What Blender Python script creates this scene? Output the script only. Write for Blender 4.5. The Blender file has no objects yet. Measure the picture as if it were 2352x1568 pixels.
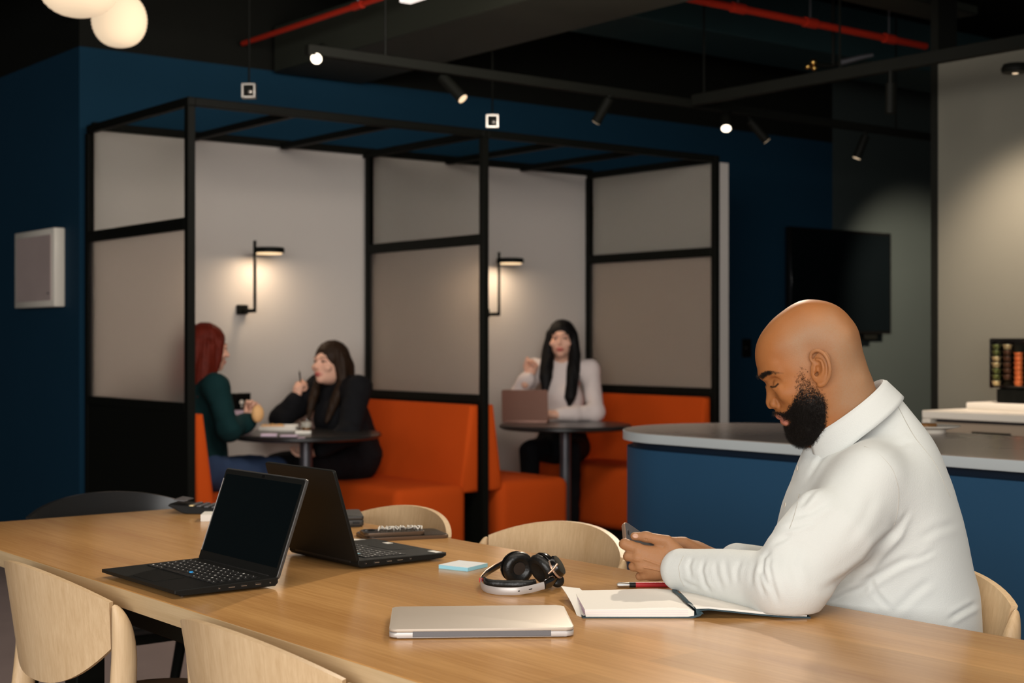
import bpy, bmesh, math, random
import numpy as np
from mathutils import Vector, Matrix
random.seed(4); np.random.seed(4)
R = math.radians
SC = bpy.context.scene
COL = SC.collection

# ------------------------------------------------------------------ camera
FPX, CX, CY, CAMH = 3400.0, 1176.0, 784.0, 1.22          # focal length in pixels of the 2352 x 1568 frame, eye height
YAW = -math.atan2(2690, 3400)
CA, SA = math.cos(YAW), math.sin(-YAW)                    # .784, .620
cam_d = bpy.data.cameras.new('camera'); cam = bpy.data.objects.new('camera', cam_d); COL.objects.link(cam)
cam.location = (0, 0, CAMH); cam.rotation_euler = (R(90), 0, YAW)
cam_d.sensor_width = 36; cam_d.lens = FPX / 2352 * 36; cam_d.clip_start = .05; cam_d.clip_end = 60
cam_d.dof.use_dof = True; cam_d.dof.focus_distance = 2.72; cam_d.dof.aperture_fstop = 5.6
SC.camera = cam

# ------------------------------------------------------------------ light and exposure
SC.view_settings.view_transform = 'Standard'; SC.view_settings.look = 'None'
SC.view_settings.exposure = 0.0; SC.view_settings.gamma = 1.0; SC.view_settings.use_curve_mapping = False
SC.cycles.use_denoising = True
SC.cycles.max_bounces = 10; SC.cycles.transmission_bounces = 8; SC.cycles.transparent_max_bounces = 8
SC.cycles.sample_clamp_indirect = 4.0
W = bpy.data.worlds.new('world'); SC.world = W; W.use_nodes = True
W.node_tree.nodes['Background'].inputs[0].default_value = (.80, .86, 1.0, 1)
W.node_tree.nodes['Background'].inputs[1].default_value = 0.10

def light(name, kind, loc, target, energy, col, **kw):
    d = bpy.data.lights.new(name, kind); o = bpy.data.objects.new(name, d); COL.objects.link(o)
    o.location = loc; d.energy = energy; d.color = col
    o.rotation_euler = (Vector(target) - Vector(loc)).to_track_quat('-Z', 'Y').to_euler()
    for k, v in kw.items(): setattr(d, k, v)
    return o
def camw(a, d, z=0.0):                                    # camera right / camera forward -> room
    return Vector((CA * a + SA * d, -SA * a + CA * d, z))
def px(x, y, d):                                          # where a point of the photograph lies, given its distance
    return camw((x - CX) / FPX * d, d, CAMH - (y - CY) / FPX * d)
# daylight from the window side of the room, behind and beside the viewer
light('window_light', 'AREA', camw(-.9, -3.2, 2.0), camw(.4, 3.8, .9), 440, (1.0, .972, .935), shape='RECTANGLE', size=6.5, size_y=2.4)
# warm ceiling spot beyond the table that throws the short shadows towards the viewer
light('ceiling_spot_key', 'SPOT', (4.1, 4.0, 2.62), (1.75, 2.25, .74), 250, (1.0, .87, .70), spot_size=R(62), spot_blend=.6, shadow_soft_size=.05)
light('added_overhead_fill', 'AREA', (1.5, 2.3, 3.4), (1.5, 2.3, 0), 52, (1.0, .90, .78), shape='RECTANGLE', size=1.6, size_y=4.2)  # unseen overhead area light, added to brighten the tabletop
light('ceiling_spot_bar', 'SPOT', (2.6, .6, 2.9), (2.1, 2.0, .8), 60, (1.0, .88, .72), spot_size=R(70), spot_blend=.8, shadow_soft_size=.3)
light('spot_on_screen_wall', 'SPOT', (9.4, 5.6, 2.5), (10.35, 7.65, 1.45), 420, (1.0, .80, .62), spot_size=R(56), spot_blend=.7, shadow_soft_size=.05)
light('spot_on_grey_wall', 'SPOT', (5.75, 3.9, 2.45), (6.4, 4.05, 1.3), 150, (1.0, .81, .64), spot_size=R(82), spot_blend=.9, shadow_soft_size=.08)
light('booth_fill', 'AREA', (3.6, 4.3, 2.6), (4.9, 7.5, 1.0), 40, (1.0, .90, .80), shape='RECTANGLE', size=1.6, size_y=.5)

# ------------------------------------------------------------------ materials
def new_mat(name):
    m = bpy.data.materials.new(name); m.use_nodes = True
    return m, m.node_tree.nodes, m.node_tree.links, m.node_tree.nodes['Principled BSDF']
def srgb(r, g, b):
    f = lambda c: (c / 255 / 12.92) if c <= 10 else ((c / 255 + .055) / 1.055) ** 2.4
    return (f(r), f(g), f(b), 1)
def mat(name, col, rough=.5, metal=0.0, spec=.5, var=0.0, vscale=8.0, bump=0.0, bscale=60.0, emit=None, estr=0, trans=0.0, ior=1.45, sheen=0.0, sss=0.0, coat=0.0):
    m, N, L, P = new_mat(name)
    P.inputs['Base Color'].default_value = col; P.inputs['Roughness'].default_value = rough
    P.inputs['Metallic'].default_value = metal; P.inputs['Specular IOR Level'].default_value = spec
    P.inputs['IOR'].default_value = ior; P.inputs['Transmission Weight'].default_value = trans
    P.inputs['Sheen Weight'].default_value = sheen; P.inputs['Coat Weight'].default_value = coat
    if sss:
        P.inputs['Subsurface Weight'].default_value = sss; P.inputs['Subsurface Radius'].default_value = (.012, .005, .003)
        P.inputs['Subsurface Scale'].default_value = 1.0
    if emit: P.inputs['Emission Color'].default_value = emit; P.inputs['Emission Strength'].default_value = estr
    tc = N.new('ShaderNodeTexCoord')
    if var:
        n = N.new('ShaderNodeTexNoise'); n.inputs['Scale'].default_value = vscale; n.inputs['Detail'].default_value = 4
        L.new(tc.outputs['Object'], n.inputs['Vector'])
        mx = N.new('ShaderNodeMix'); mx.data_type = 'RGBA'; L.new(n.outputs['Fac'], mx.inputs[0])
        mx.inputs[6].default_value = tuple(c * (1 - var) for c in col[:3]) + (1,)
        mx.inputs[7].default_value = tuple(min(1, c * (1 + var)) for c in col[:3]) + (1,)
        L.new(mx.outputs[2], P.inputs['Base Color'])
    if bump:
        n = N.new('ShaderNodeTexNoise'); n.inputs['Scale'].default_value = bscale; n.inputs['Detail'].default_value = 3
        L.new(tc.outputs['Object'], n.inputs['Vector'])
        b = N.new('ShaderNodeBump'); b.inputs['Strength'].default_value = bump; b.inputs['Distance'].default_value = .002
        L.new(n.outputs['Fac'], b.inputs['Height']); L.new(b.outputs[0], P.inputs['Normal'])
    return m
def wood(name, c0, c1, axis, rough=.42, stave=0.0, stavecol=None, fine=1.0):
    """oak veneer; axis = grain direction in object space"""
    m, N, L, P = new_mat(name)
    P.inputs['Roughness'].default_value = rough
    tc = N.new('ShaderNodeTexCoord')
    def noise(sc, along, det=6, dist=0.0):
        mp = N.new('ShaderNodeMapping'); s = [sc, sc, sc]; s[axis] = along
        mp.inputs['Scale'].default_value = s; L.new(tc.outputs['Object'], mp.inputs['Vector'])
        n = N.new('ShaderNodeTexNoise'); n.inputs['Scale'].default_value = 1; n.inputs['Detail'].default_value = det
        n.inputs['Distortion'].default_value = dist
        L.new(mp.outputs[0], n.inputs['Vector']); return n
    a = noise(9 * fine, .7, 5, .4); b = noise(130 * fine, 3.0, 4); c = noise(420 * fine, 14.0, 2)
    def mth(op, x, y):
        k = N.new('ShaderNodeMath'); k.operation = op
        for i, v in enumerate((x, y)):
            if isinstance(v, (int, float)): k.inputs[i].default_value = v
            else: L.new(v, k.inputs[i])
        return k.outputs[0]
    f = mth('ADD', mth('MULTIPLY', a.outputs['Fac'], .55), mth('ADD', mth('MULTIPLY', b.outputs['Fac'], .35), mth('MULTIPLY', c.outputs['Fac'], .22)))
    cr = N.new('ShaderNodeValToRGB'); L.new(f, cr.inputs[0])
    cr.color_ramp.elements[0].position = .36; cr.color_ramp.elements[0].color = c0
    cr.color_ramp.elements[1].position = .74; cr.color_ramp.elements[1].color = c1
    out = cr.outputs[0]
    if stave:
        br = N.new('ShaderNodeTexBrick'); mp = N.new('ShaderNodeMapping')
        mp.inputs['Rotation'].default_value = (0, 0, R(90)) if axis == 1 else (0, 0, 0)
        L.new(tc.outputs['Object'], mp.inputs['Vector']); L.new(mp.outputs[0], br.inputs['Vector'])
        br.inputs['Scale'].default_value = 1; br.inputs['Brick Width'].default_value = 2.6; br.inputs['Row Height'].default_value = .118
        br.inputs['Mortar Size'].default_value = 0; br.inputs['Color1'].default_value = (.80, .80, .80, 1); br.inputs['Color2'].default_value = (1.10, 1.09, 1.07, 1)
        mx = N.new('ShaderNodeMix'); mx.data_type = 'RGBA'; mx.blend_type = 'MULTIPLY'; mx.inputs[0].default_value = stave
        L.new(out, mx.inputs[6]); L.new(br.outputs[0], mx.inputs[7]); out = mx.outputs[2]
    L.new(out, P.inputs['Base Color'])
    bp = N.new('ShaderNodeBump'); bp.inputs['Strength'].default_value = .12; bp.inputs['Distance'].default_value = .001
    L.new(c.outputs['Fac'], bp.inputs['Height']); L.new(bp.outputs[0], P.inputs['Normal'])
    return m

M = {}
M['oak_table'] = wood('oak_table', srgb(172, 122, 70), srgb(212, 162, 102), 1, .20, .75)
M['oak_table'].node_tree.nodes['Principled BSDF'].inputs['Specular IOR Level'].default_value = .20
M['oak_edge'] = wood('oak_edge', srgb(188, 158, 116), srgb(214, 186, 146), 1, .5)
M['oak_chair'] = wood('oak_chair', srgb(188, 154, 112), srgb(220, 190, 150), 2, .5)
M['oak_seat'] = wood('oak_seat', srgb(150, 106, 60), srgb(190, 146, 96), 1, .5)
M['black_metal'] = mat('black_metal', srgb(13, 14, 10), .62, 0, .14)
M['black_paint'] = mat('black_paint', srgb(15, 16, 11), .75, 0, .2, var=.2)
M['blue_wall'] = mat('blue_wall', srgb(14, 50, 70), .85, 0, .2, var=.06, vscale=3, bump=.1, bscale=250)
M['charcoal_wall'] = mat('charcoal_wall', srgb(58, 66, 64), .85, 0, .2, var=.05, vscale=3)
M['white_wall'] = mat('white_wall', srgb(192, 186, 180), .85, 0, .2, var=.02, vscale=3)
M['grey_wall'] = mat('grey_wall', srgb(106, 104, 94), .85, 0, .2, var=.03, vscale=3)
M['floor'] = mat('floor_concrete', srgb(150, 132, 126), .55, 0, .4, var=.12, vscale=5)
M['ceiling'] = mat('ceiling_black', srgb(28, 30, 24), .8, 0, .2, var=.2, vscale=2)
M['duct'] = mat('duct_black', srgb(44, 46, 38), .6, 0, .3, var=.15, vscale=4)
M['teal_duct'] = mat('duct_teal', srgb(40, 62, 64), .6, 0, .3, var=.15, vscale=4)
M['red_pipe'] = mat('red_pipe', srgb(168, 38, 18), .6, 0, .3)
M['orange'] = mat('orange_fabric', srgb(194, 75, 20), .85, 0, .12, var=.06, vscale=6, bump=.25, bscale=500)
M['black_table'] = mat('black_laminate', srgb(34, 33, 32), .28, 0, .5)
M['grey_metal'] = mat('grey_metal', srgb(96, 96, 100), .4, .7)
M['steel'] = mat('steel', srgb(190, 184, 176), .3, .9)
M['brass'] = mat('brass', srgb(208, 168, 96), .25, 1.0)
M['bar_blue'] = mat('bar_blue', srgb(40, 80, 112), .6, 0, .35, var=.04, vscale=3)
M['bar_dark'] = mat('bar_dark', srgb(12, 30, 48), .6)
M['bar_top'] = mat('bar_top', srgb(160, 146, 136), .22, 0, .5, var=.04, vscale=5)  # brown-beige reflection on the top is put into the base colour
M['bar_edge'] = mat('bar_edge', srgb(196, 204, 206), .4)
M['white_gloss'] = mat('white_gloss', srgb(232, 224, 210), .35)
M['paper'] = mat('paper', srgb(232, 226, 216), .8)
M['lilac_paper'] = mat('lilac_paper', srgb(214, 190, 206), .8)
M['screen'] = mat('screen_black', srgb(9, 14, 16), .16, 0, .5)
M['laptop_black'] = mat('laptop_black', srgb(19, 19, 17), .55, 0, .25, bump=.1, bscale=900)
M['laptop_grey'] = mat('laptop_grey', srgb(70, 68, 66), .45, .3)
M['key'] = mat('key_black', srgb(22, 21, 20), .5)
M['key_mark'] = mat('key_legend', srgb(226, 222, 214), .6)
M['blue_dot'] = mat('blue_rubber', srgb(40, 150, 215), .6)
M['silver'] = mat('silver_aluminium', srgb(184, 171, 156), .5, .2, var=.02, vscale=3)
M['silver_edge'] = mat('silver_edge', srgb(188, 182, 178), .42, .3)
M['hinge_grey'] = mat('hinge_grey', srgb(92, 90, 92), .4, .2)
M['bronze_laptop'] = mat('bronze_laptop', srgb(142, 104, 90), .42, .3)
M['leather'] = mat('black_leather', srgb(24, 23, 21), .38, 0, .5, bump=.3, bscale=220)
M['gloss_black'] = mat('gloss_black', srgb(16, 15, 14), .18, 0, .6)
M['rose_trim'] = mat('rose_trim', srgb(214, 178, 152), .3, .7)
M['red_plastic'] = mat('red_plastic', srgb(206, 58, 62), .4)
M['sticky_blue'] = mat('sticky_blue', srgb(150, 208, 226), .8)
M['sticky_top'] = mat('sticky_top', srgb(220, 222, 222), .8)
M['cover_teal'] = mat('cover_teal', srgb(38, 62, 70), .6)
M['phone_bronze'] = mat('phone_bronze', srgb(104, 82, 64), .35, .4)
M['shirt'] = mat('shirt_cotton', srgb(204, 206, 202), .85, 0, .2, var=.02, vscale=4, bump=.25, bscale=420, sheen=.1)
M['shirt_in'] = mat('shirt_seam', srgb(186, 181, 172), .9, 0, .2)
M['nail'] = mat('nail', srgb(186, 144, 120), .35)
M['jeans'] = mat('jeans', srgb(46, 62, 90), .85, 0, .2, var=.25, vscale=14)
M['dark_trousers'] = mat('dark_trousers', srgb(30, 31, 36), .85)
M['black_cloth'] = mat('black_cloth', srgb(17, 17, 20), .85, 0, .2)
M['teal_top'] = mat('teal_top', srgb(13, 46, 48), .85, 0, .2)
M['white_blouse'] = mat('white_blouse', srgb(222, 208, 204), .8, 0, .2)
M['red_hair'] = mat('red_hair', srgb(92, 26, 13), .6, 0, .2, var=.35, vscale=30)
M['brown_hair'] = mat('brown_hair', srgb(40, 26, 15), .6, 0, .2, var=.35, vscale=30)
M['black_hair'] = mat('black_hair', srgb(13, 11, 11), .6, 0, .2, var=.3, vscale=30)
M['shoe'] = mat('shoe_dark', srgb(38, 34, 32), .5)
M['bun'] = mat('pastry', srgb(226, 176, 118), .7, var=.2, vscale=40)
M['lantern'] = mat('lantern_paper', srgb(240, 214, 176), .8, emit=(1, .78, .54, 1), estr=.60)
M['lamp_glow'] = mat('lamp_glow', srgb(255, 220, 170), .5, emit=(1, .72, .42, 1), estr=1.0)
M['spot_glow'] = mat('spot_glow', srgb(255, 236, 210), .5, emit=(1, .88, .70, 1), estr=3.0)
M['spot_dim'] = mat('spot_dim', srgb(255, 226, 190), .5, emit=(1, .76, .5, 1), estr=.62)
M['led'] = mat('led_white', srgb(255, 244, 236), .5, emit=(1, .9, .84, 1), estr=.85)
M['frosted'] = mat('frosted_glass', srgb(232, 224, 216), .55, 0, .3, trans=.95, ior=1.10)
M['clear_glass'] = mat('clear_glass', srgb(240, 240, 236), .03, 0, .4, trans=1.0, ior=1.03)
M['drink_glass'] = mat('drink_glass', srgb(245, 245, 240), .03, 0, .5, trans=1.0, ior=1.3)
M['poster'] = mat('poster_glass', srgb(196, 176, 170), .25, 0, .5, var=.16, vscale=2.5)  # base kept pale to carry the bright reflection on the glass
M['capsule_gold'] = mat('capsule_gold', srgb(214, 190, 140), .3, .6)
M['capsule_green'] = mat('capsule_green', srgb(110, 116, 66), .3, .6)
M['capsule_brown'] = mat('capsule_brown', srgb(96, 66, 48), .3, .6)
M['capsule_orange'] = mat('capsule_orange', srgb(222, 120, 66), .35, .4)
M['coffee'] = mat('coffee_brown', srgb(150, 104, 60), .5)
M['apron_red'] = M['orange']

# ------------------------------------------------------------------ objects and mesh helpers
def empty(name, loc, rz=0.0, label=None, cat=None, group=None):
    o = bpy.data.objects.new(name, None); COL.objects.link(o); o.location = loc; o.rotation_euler = (0, 0, rz); o.empty_display_size = .05
    tag(o, label, cat, group); return o
def tag(o, label=None, cat=None, group=None, kind=None):
    if label: o['label'] = label
    if cat: o['category'] = cat
    if group: o['group'] = group
    if kind: o['kind'] = kind
    return o
def link(name, me, m, parent=None):
    o = bpy.data.objects.new(name, me); COL.objects.link(o)
    if m is not None and not me.materials: me.materials.append(m)
    if parent is not None: o.parent = parent
    return o
class B:
    """collects shapes into one mesh object"""
    def __init__(s): s.bm = bmesh.new()
    def _new(s, verts, faces):
        vs = [s.bm.verts.new(v) for v in verts]
        fs = []
        for f in faces:
            try: fs.append(s.bm.faces.new([vs[i] for i in f]))
            except ValueError: pass
        return vs, fs
    def _bevel(s, vs, w, seg=2):
        es = list({e for v in vs for e in v.link_edges})
        bmesh.ops.bevel(s.bm, geom=es, offset=w, segments=seg, affect='EDGES', profile=.5, clamp_overlap=True)
    def box(s, lo, hi, bev=0, seg=2, mtx=None):
        x0, y0, z0 = lo; x1, y1, z1 = hi
        v = [Vector(p) for p in ((x0, y0, z0), (x1, y0, z0), (x1, y1, z0), (x0, y1, z0), (x0, y0, z1), (x1, y0, z1), (x1, y1, z1), (x0, y1, z1))]
        if mtx is not None: v = [mtx @ p for p in v]
        vs, _ = s._new(v, ((3, 2, 1, 0), (4, 5, 6, 7), (0, 1, 5, 4), (1, 2, 6, 5), (2, 3, 7, 6), (3, 0, 4, 7)))
        if bev: s._bevel(vs, bev, seg)
        return s
    def prism(s, poly, z0, z1, bev=0, seg=2, mtx=None):
        n = len(poly); v = [Vector((p[0], p[1], z0)) for p in poly] + [Vector((p[0], p[1], z1)) for p in poly]
        if mtx is not None: v = [mtx @ p for p in v]
        fs = [tuple(range(n))[::-1], tuple(range(n, 2 * n))] + [(i, (i + 1) % n, n + (i + 1) % n, n + i) for i in range(n)]
        vs, f = s._new(v, fs)
        if bev:
            es = list(f[0].edges) + list(f[1].edges)
            bmesh.ops.bevel(s.bm, geom=es, offset=bev, segments=seg, affect='EDGES', profile=.5, clamp_overlap=True)
        return s
    def tube(s, pts, r, n=10, caps=True, rb=None):
        """tube along points; r scalar or list; rb = second half-axis (list or scalar) along the up-ish direction"""
        pts = [Vector(p) for p in pts]; k = len(pts)
        rs = r if hasattr(r, '__len__') else [r] * k
        r2 = rs if rb is None else (rb if hasattr(rb, '__len__') else [rb] * k)
        ref = None; v = []
        for i, p in enumerate(pts):
            t = (pts[min(i + 1, k - 1)] - pts[max(i - 1, 0)]).normalized()
            if ref is None:
                ref = Vector((0, 0, 1)) if abs(t.z) < .9 else Vector((1, 0, 0))
            a = t.cross(ref).normalized(); b = a.cross(t).normalized(); ref = b
            for j in range(n):
                w = 2 * math.pi * j / n
                v.append(p + a * (math.cos(w) * rs[i]) + b * (math.sin(w) * r2[i]))
        f = [(i * n + j, i * n + (j + 1) % n, (i + 1) * n + (j + 1) % n, (i + 1) * n + j) for i in range(k - 1) for j in range(n)]
        if caps: f += [tuple(range(n))[::-1], tuple(range((k - 1) * n, k * n))]
        s._new(v, f); return s
    def spline(s, pts, r, n=10, caps=True, rb=None, sub=4):
        def cr(A):
            A = np.array(A, float); A = np.concatenate([2 * A[:1] - A[1:2], A, 2 * A[-1:] - A[-2:-1]]); o = []
            for i in range(1, len(A) - 2):
                for j in range(sub):
                    t = j / sub; a, b, c, d = A[i - 1:i + 3]; o.append(.5 * (2 * b + (c - a) * t + (2 * a - 5 * b + 4 * c - d) * t * t + (3 * b - a - 3 * c + d) * t ** 3))
            return np.array(o + [A[-2]])
        return s.tube([tuple(p) for p in cr(pts)], list(cr(np.array(r)[:, None])[:, 0]), n, caps, None if rb is None else list(cr(np.array(rb)[:, None])[:, 0]))
    def lathe(s, prof, c=(0, 0, 0), n=32, mtx=None):
        """profile of (radius, z) about a vertical axis through c"""
        v = []
        for r, z in prof:
            for j in range(n):
                w = 2 * math.pi * j / n; p = Vector((c[0] + r * math.cos(w), c[1] + r * math.sin(w), c[2] + z))
                v.append(mtx @ p if mtx is not None else p)
        k = len(prof)
        f = [(i * n + j, i * n + (j + 1) % n, (i + 1) * n + (j + 1) % n, (i + 1) * n + j) for i in range(k - 1) for j in range(n)]
        if prof[0][0] > 1e-6: f.append(tuple(range(n))[::-1])
        if prof[-1][0] > 1e-6: f.append(tuple(range((k - 1) * n, k * n)))
        s._new(v, f); return s
    def grid(s, fn, nu, nv, thick=None, closed=False):
        """surface fn(i/nu, j/nv) -> point; thick(u, v) -> offset point for the other side makes it a solid"""
        us = [i / nu for i in range(nu + 1)]; vs_ = [j / nv for j in range(nv + 1)]
        A = [Vector(fn(u, w)) for u in us for w in vs_]; m = nv + 1
        f = [(i * m + j, (i + 1) * m + j, (i + 1) * m + j + 1, i * m + j + 1) for i in range(nu) for j in range(nv)]
        if thick:
            o = len(A); A += [Vector(thick(u, w)) for u in us for w in vs_]
            f += [tuple(o + q for q in reversed(t)) for t in f[:]]
            rim = [i * m for i in range(nu + 1)] + [nu * m + j for j in range(1, m)] + [i * m + nv for i in range(nu - 1, -1, -1)] + [j for j in range(nv - 1, 0, -1)]
            f += [(rim[(i + 1) % len(rim)], rim[i], o + rim[i], o + rim[(i + 1) % len(rim)]) for i in range(len(rim))]
        s._new(A, f); return s
    def ball(s, c, r, n=12):
        rr = r if hasattr(r, '__len__') else (r, r, r)
        res = bmesh.ops.create_uvsphere(s.bm, u_segments=n * 2, v_segments=n, radius=1)
        for v in res['verts']: v.co = Vector((c[0] + v.co.x * rr[0], c[1] + v.co.y * rr[1], c[2] + v.co.z * rr[2]))
        return s
    def obj(s, name, m, parent=None, sharp=38, mtx=None):
        bmesh.ops.remove_doubles(s.bm, verts=s.bm.verts, dist=1e-6)
        bmesh.ops.recalc_face_normals(s.bm, faces=s.bm.faces)
        me = bpy.data.meshes.new(name); s.bm.to_mesh(me); s.bm.free()
        if mtx is not None: me.transform(mtx)
        me.polygons.foreach_set('use_smooth', [True] * len(me.polygons)); me.set_sharp_from_angle(angle=R(sharp))
        return link(name, me, m, parent)
def structure(o): o['kind'] = 'structure'; return o
def rrect(w, h, r, n=6, c=(0, 0)):
    out = []
    for qx, qy, a0 in ((1, 1, 0), (-1, 1, 90), (-1, -1, 180), (1, -1, 270)):
        for i in range(n + 1):
            a = R(a0 + 90 * i / n); out.append((c[0] + qx * (w / 2 - r) + r * math.cos(a), c[1] + qy * (h / 2 - r) + r * math.sin(a)))
    return out
def copy_tree(o, parent=None):
    c = o.copy(); COL.objects.link(c)
    if parent is not None: c.parent = parent
    for ch in list(o.children): copy_tree(ch, c)
    return c

# ------------------------------------------------------------------ signed-distance sculpting (people)
class Field:
    def __init__(s, lo, hi, h):
        s.lo = np.array(lo, np.float32); s.h = h
        s.n = np.maximum(4, np.ceil((np.array(hi) - np.array(lo)) / h).astype(int) + 1)
        s.ax = [(s.lo[i] + h * np.arange(s.n[i])).astype(np.float32) for i in range(3)]
        s.F = np.full(tuple(s.n), .2, np.float32)
    def _sl(s, lo, hi):
        a = np.clip(np.floor((np.array(lo) - s.lo) / s.h).astype(int), 0, s.n); b = np.clip(np.ceil((np.array(hi) - s.lo) / s.h).astype(int) + 1, 0, s.n)
        if np.any(b <= a): return None
        sl = tuple(slice(a[i], b[i]) for i in range(3))
        return sl, s.ax[0][sl[0]][:, None, None], s.ax[1][sl[1]][None, :, None], s.ax[2][sl[2]][None, None, :]
    def _mix(s, sl, d, k, op):
        f = s.F[sl]
        if op == 'add':
            if k > 0:
                hh = np.maximum(k - np.abs(f - d), 0) / k; s.F[sl] = np.minimum(f, d) - hh * hh * k * .25
            else: s.F[sl] = np.minimum(f, d)
        else:
            hh = np.maximum(k - np.abs(f + d), 0) / k; s.F[sl] = np.maximum(f, -d) + hh * hh * k * .25
    def cap(s, p0, p1, r0, r1=None, k=.01, op='add'):
        r1 = r0 if r1 is None else r1
        p0 = np.array(p0, np.float32); p1 = np.array(p1, np.float32); m = max(r0, r1) + k * 1.5 + s.h * 3
        q = s._sl(np.minimum(p0, p1) - m, np.maximum(p0, p1) + m)
        if q is None: return s
        sl, x, y, z = q; d = p1 - p0; L2 = float(d @ d) + 1e-12
        t = np.clip(((x - p0[0]) * d[0] + (y - p0[1]) * d[1] + (z - p0[2]) * d[2]) / L2, 0, 1)
        dist = np.sqrt((x - p0[0] - t * d[0]) ** 2 + (y - p0[1] - t * d[1]) ** 2 + (z - p0[2] - t * d[2]) ** 2) - (r0 + (r1 - r0) * t)
        s._mix(sl, dist, k, op); return s
    def chain(s, pts, rs, k=.01, op='add'):
        pts = np.array([np.array(p, np.float32) for p in pts]); m = max(rs) + k * 1.5 + s.h * 3
        q = s._sl(pts.min(0) - m, pts.max(0) + m)
        if q is None: return s
        sl, x, y, z = q; out = None
        for i in range(len(pts) - 1):
            p0 = pts[i]; d = pts[i + 1] - p0; L2 = float(d @ d) + 1e-12
            t = np.clip(((x - p0[0]) * d[0] + (y - p0[1]) * d[1] + (z - p0[2]) * d[2]) / L2, 0, 1)
            e = np.sqrt((x - p0[0] - t * d[0]) ** 2 + (y - p0[1] - t * d[1]) ** 2 + (z - p0[2] - t * d[2]) ** 2) - (rs[i] + (rs[i + 1] - rs[i]) * t)
            out = e if out is None else np.minimum(out, e)
        s._mix(sl, out, k, op); return s
    def curve(s, pts, rs, k=.01, op='add', n=5):
        P = np.array([np.array(p, float) for p in pts]); P = np.vstack([2 * P[0] - P[1], P, 2 * P[-1] - P[-2]]); o = []; ro = []
        for i in range(1, len(P) - 2):
            for j in range(n):
                t = j / n; a, b, c, d = P[i - 1:i + 3]
                o.append(.5 * (2 * b + (c - a) * t + (2 * a - 5 * b + 4 * c - d) * t * t + (3 * b - a - 3 * c + d) * t ** 3)); ro.append(rs[i - 1] * (1 - t) + rs[i] * t)
        o.append(P[-2]); ro.append(rs[-1]); return s.chain(o, ro, k, op)
    def ell(s, c, r, rot=None, k=.01, op='add'):
        c = np.array(c, np.float32); r = np.array(r, np.float32); m = float(r.max()) + k * 1.5 + s.h * 3
        q = s._sl(c - m, c + m)
        if q is None: return s
        sl, x, y, z = q; x = x - c[0]; y = y - c[1]; z = z - c[2]
        if rot is not None:
            A = np.array(rot, np.float32).T
            x, y, z = A[0, 0] * x + A[0, 1] * y + A[0, 2] * z, A[1, 0] * x + A[1, 1] * y + A[1, 2] * z, A[2, 0] * x + A[2, 1] * y + A[2, 2] * z
        k0 = np.sqrt((x / r[0]) ** 2 + (y / r[1]) ** 2 + (z / r[2]) ** 2) + 1e-6
        k1 = np.sqrt((x / r[0] ** 2) ** 2 + (y / r[1] ** 2) ** 2 + (z / r[2] ** 2) ** 2) + 1e-6
        s._mix(sl, k0 * (k0 - 1) / k1, k, op); return s
    def noise(s, amp, freq, seed=0, n=7):
        rg = np.random.RandomState(seed); out = np.zeros_like(s.F)
        for _ in range(n):
            w = rg.normal(size=3) * freq; ph = rg.rand() * 6.28
            out += np.sin(w[0] * s.ax[0][:, None, None] + w[1] * s.ax[1][None, :, None] + w[2] * s.ax[2][None, None, :] + ph).astype(np.float32)
        s.F += amp / math.sqrt(n) * out; return s
    def mesh(s, smooth=1):
        F = s.F; F[0] = F[-1] = .1; F[:, 0] = F[:, -1] = .1; F[:, :, 0] = F[:, :, -1] = .1
        I = F < 0; nx, ny, nz = F.shape
        cs = {}
        tot = np.zeros((nx - 1, ny - 1, nz - 1), np.int8)
        for a in (0, 1):
            for b in (0, 1):
                for c in (0, 1): tot += I[a:nx - 1 + a, b:ny - 1 + b, c:nz - 1 + c]
        cell = np.argwhere((tot > 0) & (tot < 8)); idx = -np.ones(tot.shape, np.int64); idx[tuple(cell.T)] = np.arange(len(cell))
        acc = np.zeros((len(cell), 3)); cnt = np.zeros(len(cell))
        cor = [(a, b, c) for a in (0, 1) for b in (0, 1) for c in (0, 1)]
        val = {q: F[cell[:, 0] + q[0], cell[:, 1] + q[1], cell[:, 2] + q[2]].astype(np.float64) for q in cor}
        for q in cor:
            for ax in range(3):
                if q[ax] == 0:
                    q2 = list(q); q2[ax] = 1; q2 = tuple(q2); a, b = val[q], val[q2]
                    m = (a < 0) != (b < 0); t = np.where(m, a / np.where(m, a - b, 1), 0)
                    p = np.tile(np.array(q, float), (len(cell), 1)); p[:, ax] += t
                    acc += p * m[:, None]; cnt += m
        V = (cell + acc / cnt[:, None]) * s.h + s.lo
        Q = []
        for ax in range(3):
            u, w = (ax + 1) % 3, (ax + 2) % 3
            s0 = [slice(1, -1)] * 3; s0[ax] = slice(0, -1); s1 = list(s0); s1[ax] = slice(1, None)
            A, Bq = I[tuple(s0)], I[tuple(s1)]
            e = np.argwhere(A != Bq); off = np.ones(3, int); off[ax] = 0; e = e + off
            flip = I[tuple(e.T)]
            def at(du, dw):
                c = e.copy(); c[:, u] -= du; c[:, w] -= dw; return idx[tuple(c.T)]
            q = np.stack([at(1, 1), at(0, 1), at(0, 0), at(1, 0)], 1)
            q[~flip] = q[~flip][:, ::-1]; Q.append(q)
        Q = np.concatenate(Q); Q = Q[(Q >= 0).all(1)]
        E = np.concatenate([Q[:, [0, 1]], Q[:, [1, 2]], Q[:, [2, 3]], Q[:, [3, 0]]])
        deg = np.bincount(E[:, 0], minlength=len(V)) + np.bincount(E[:, 1], minlength=len(V))
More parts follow.
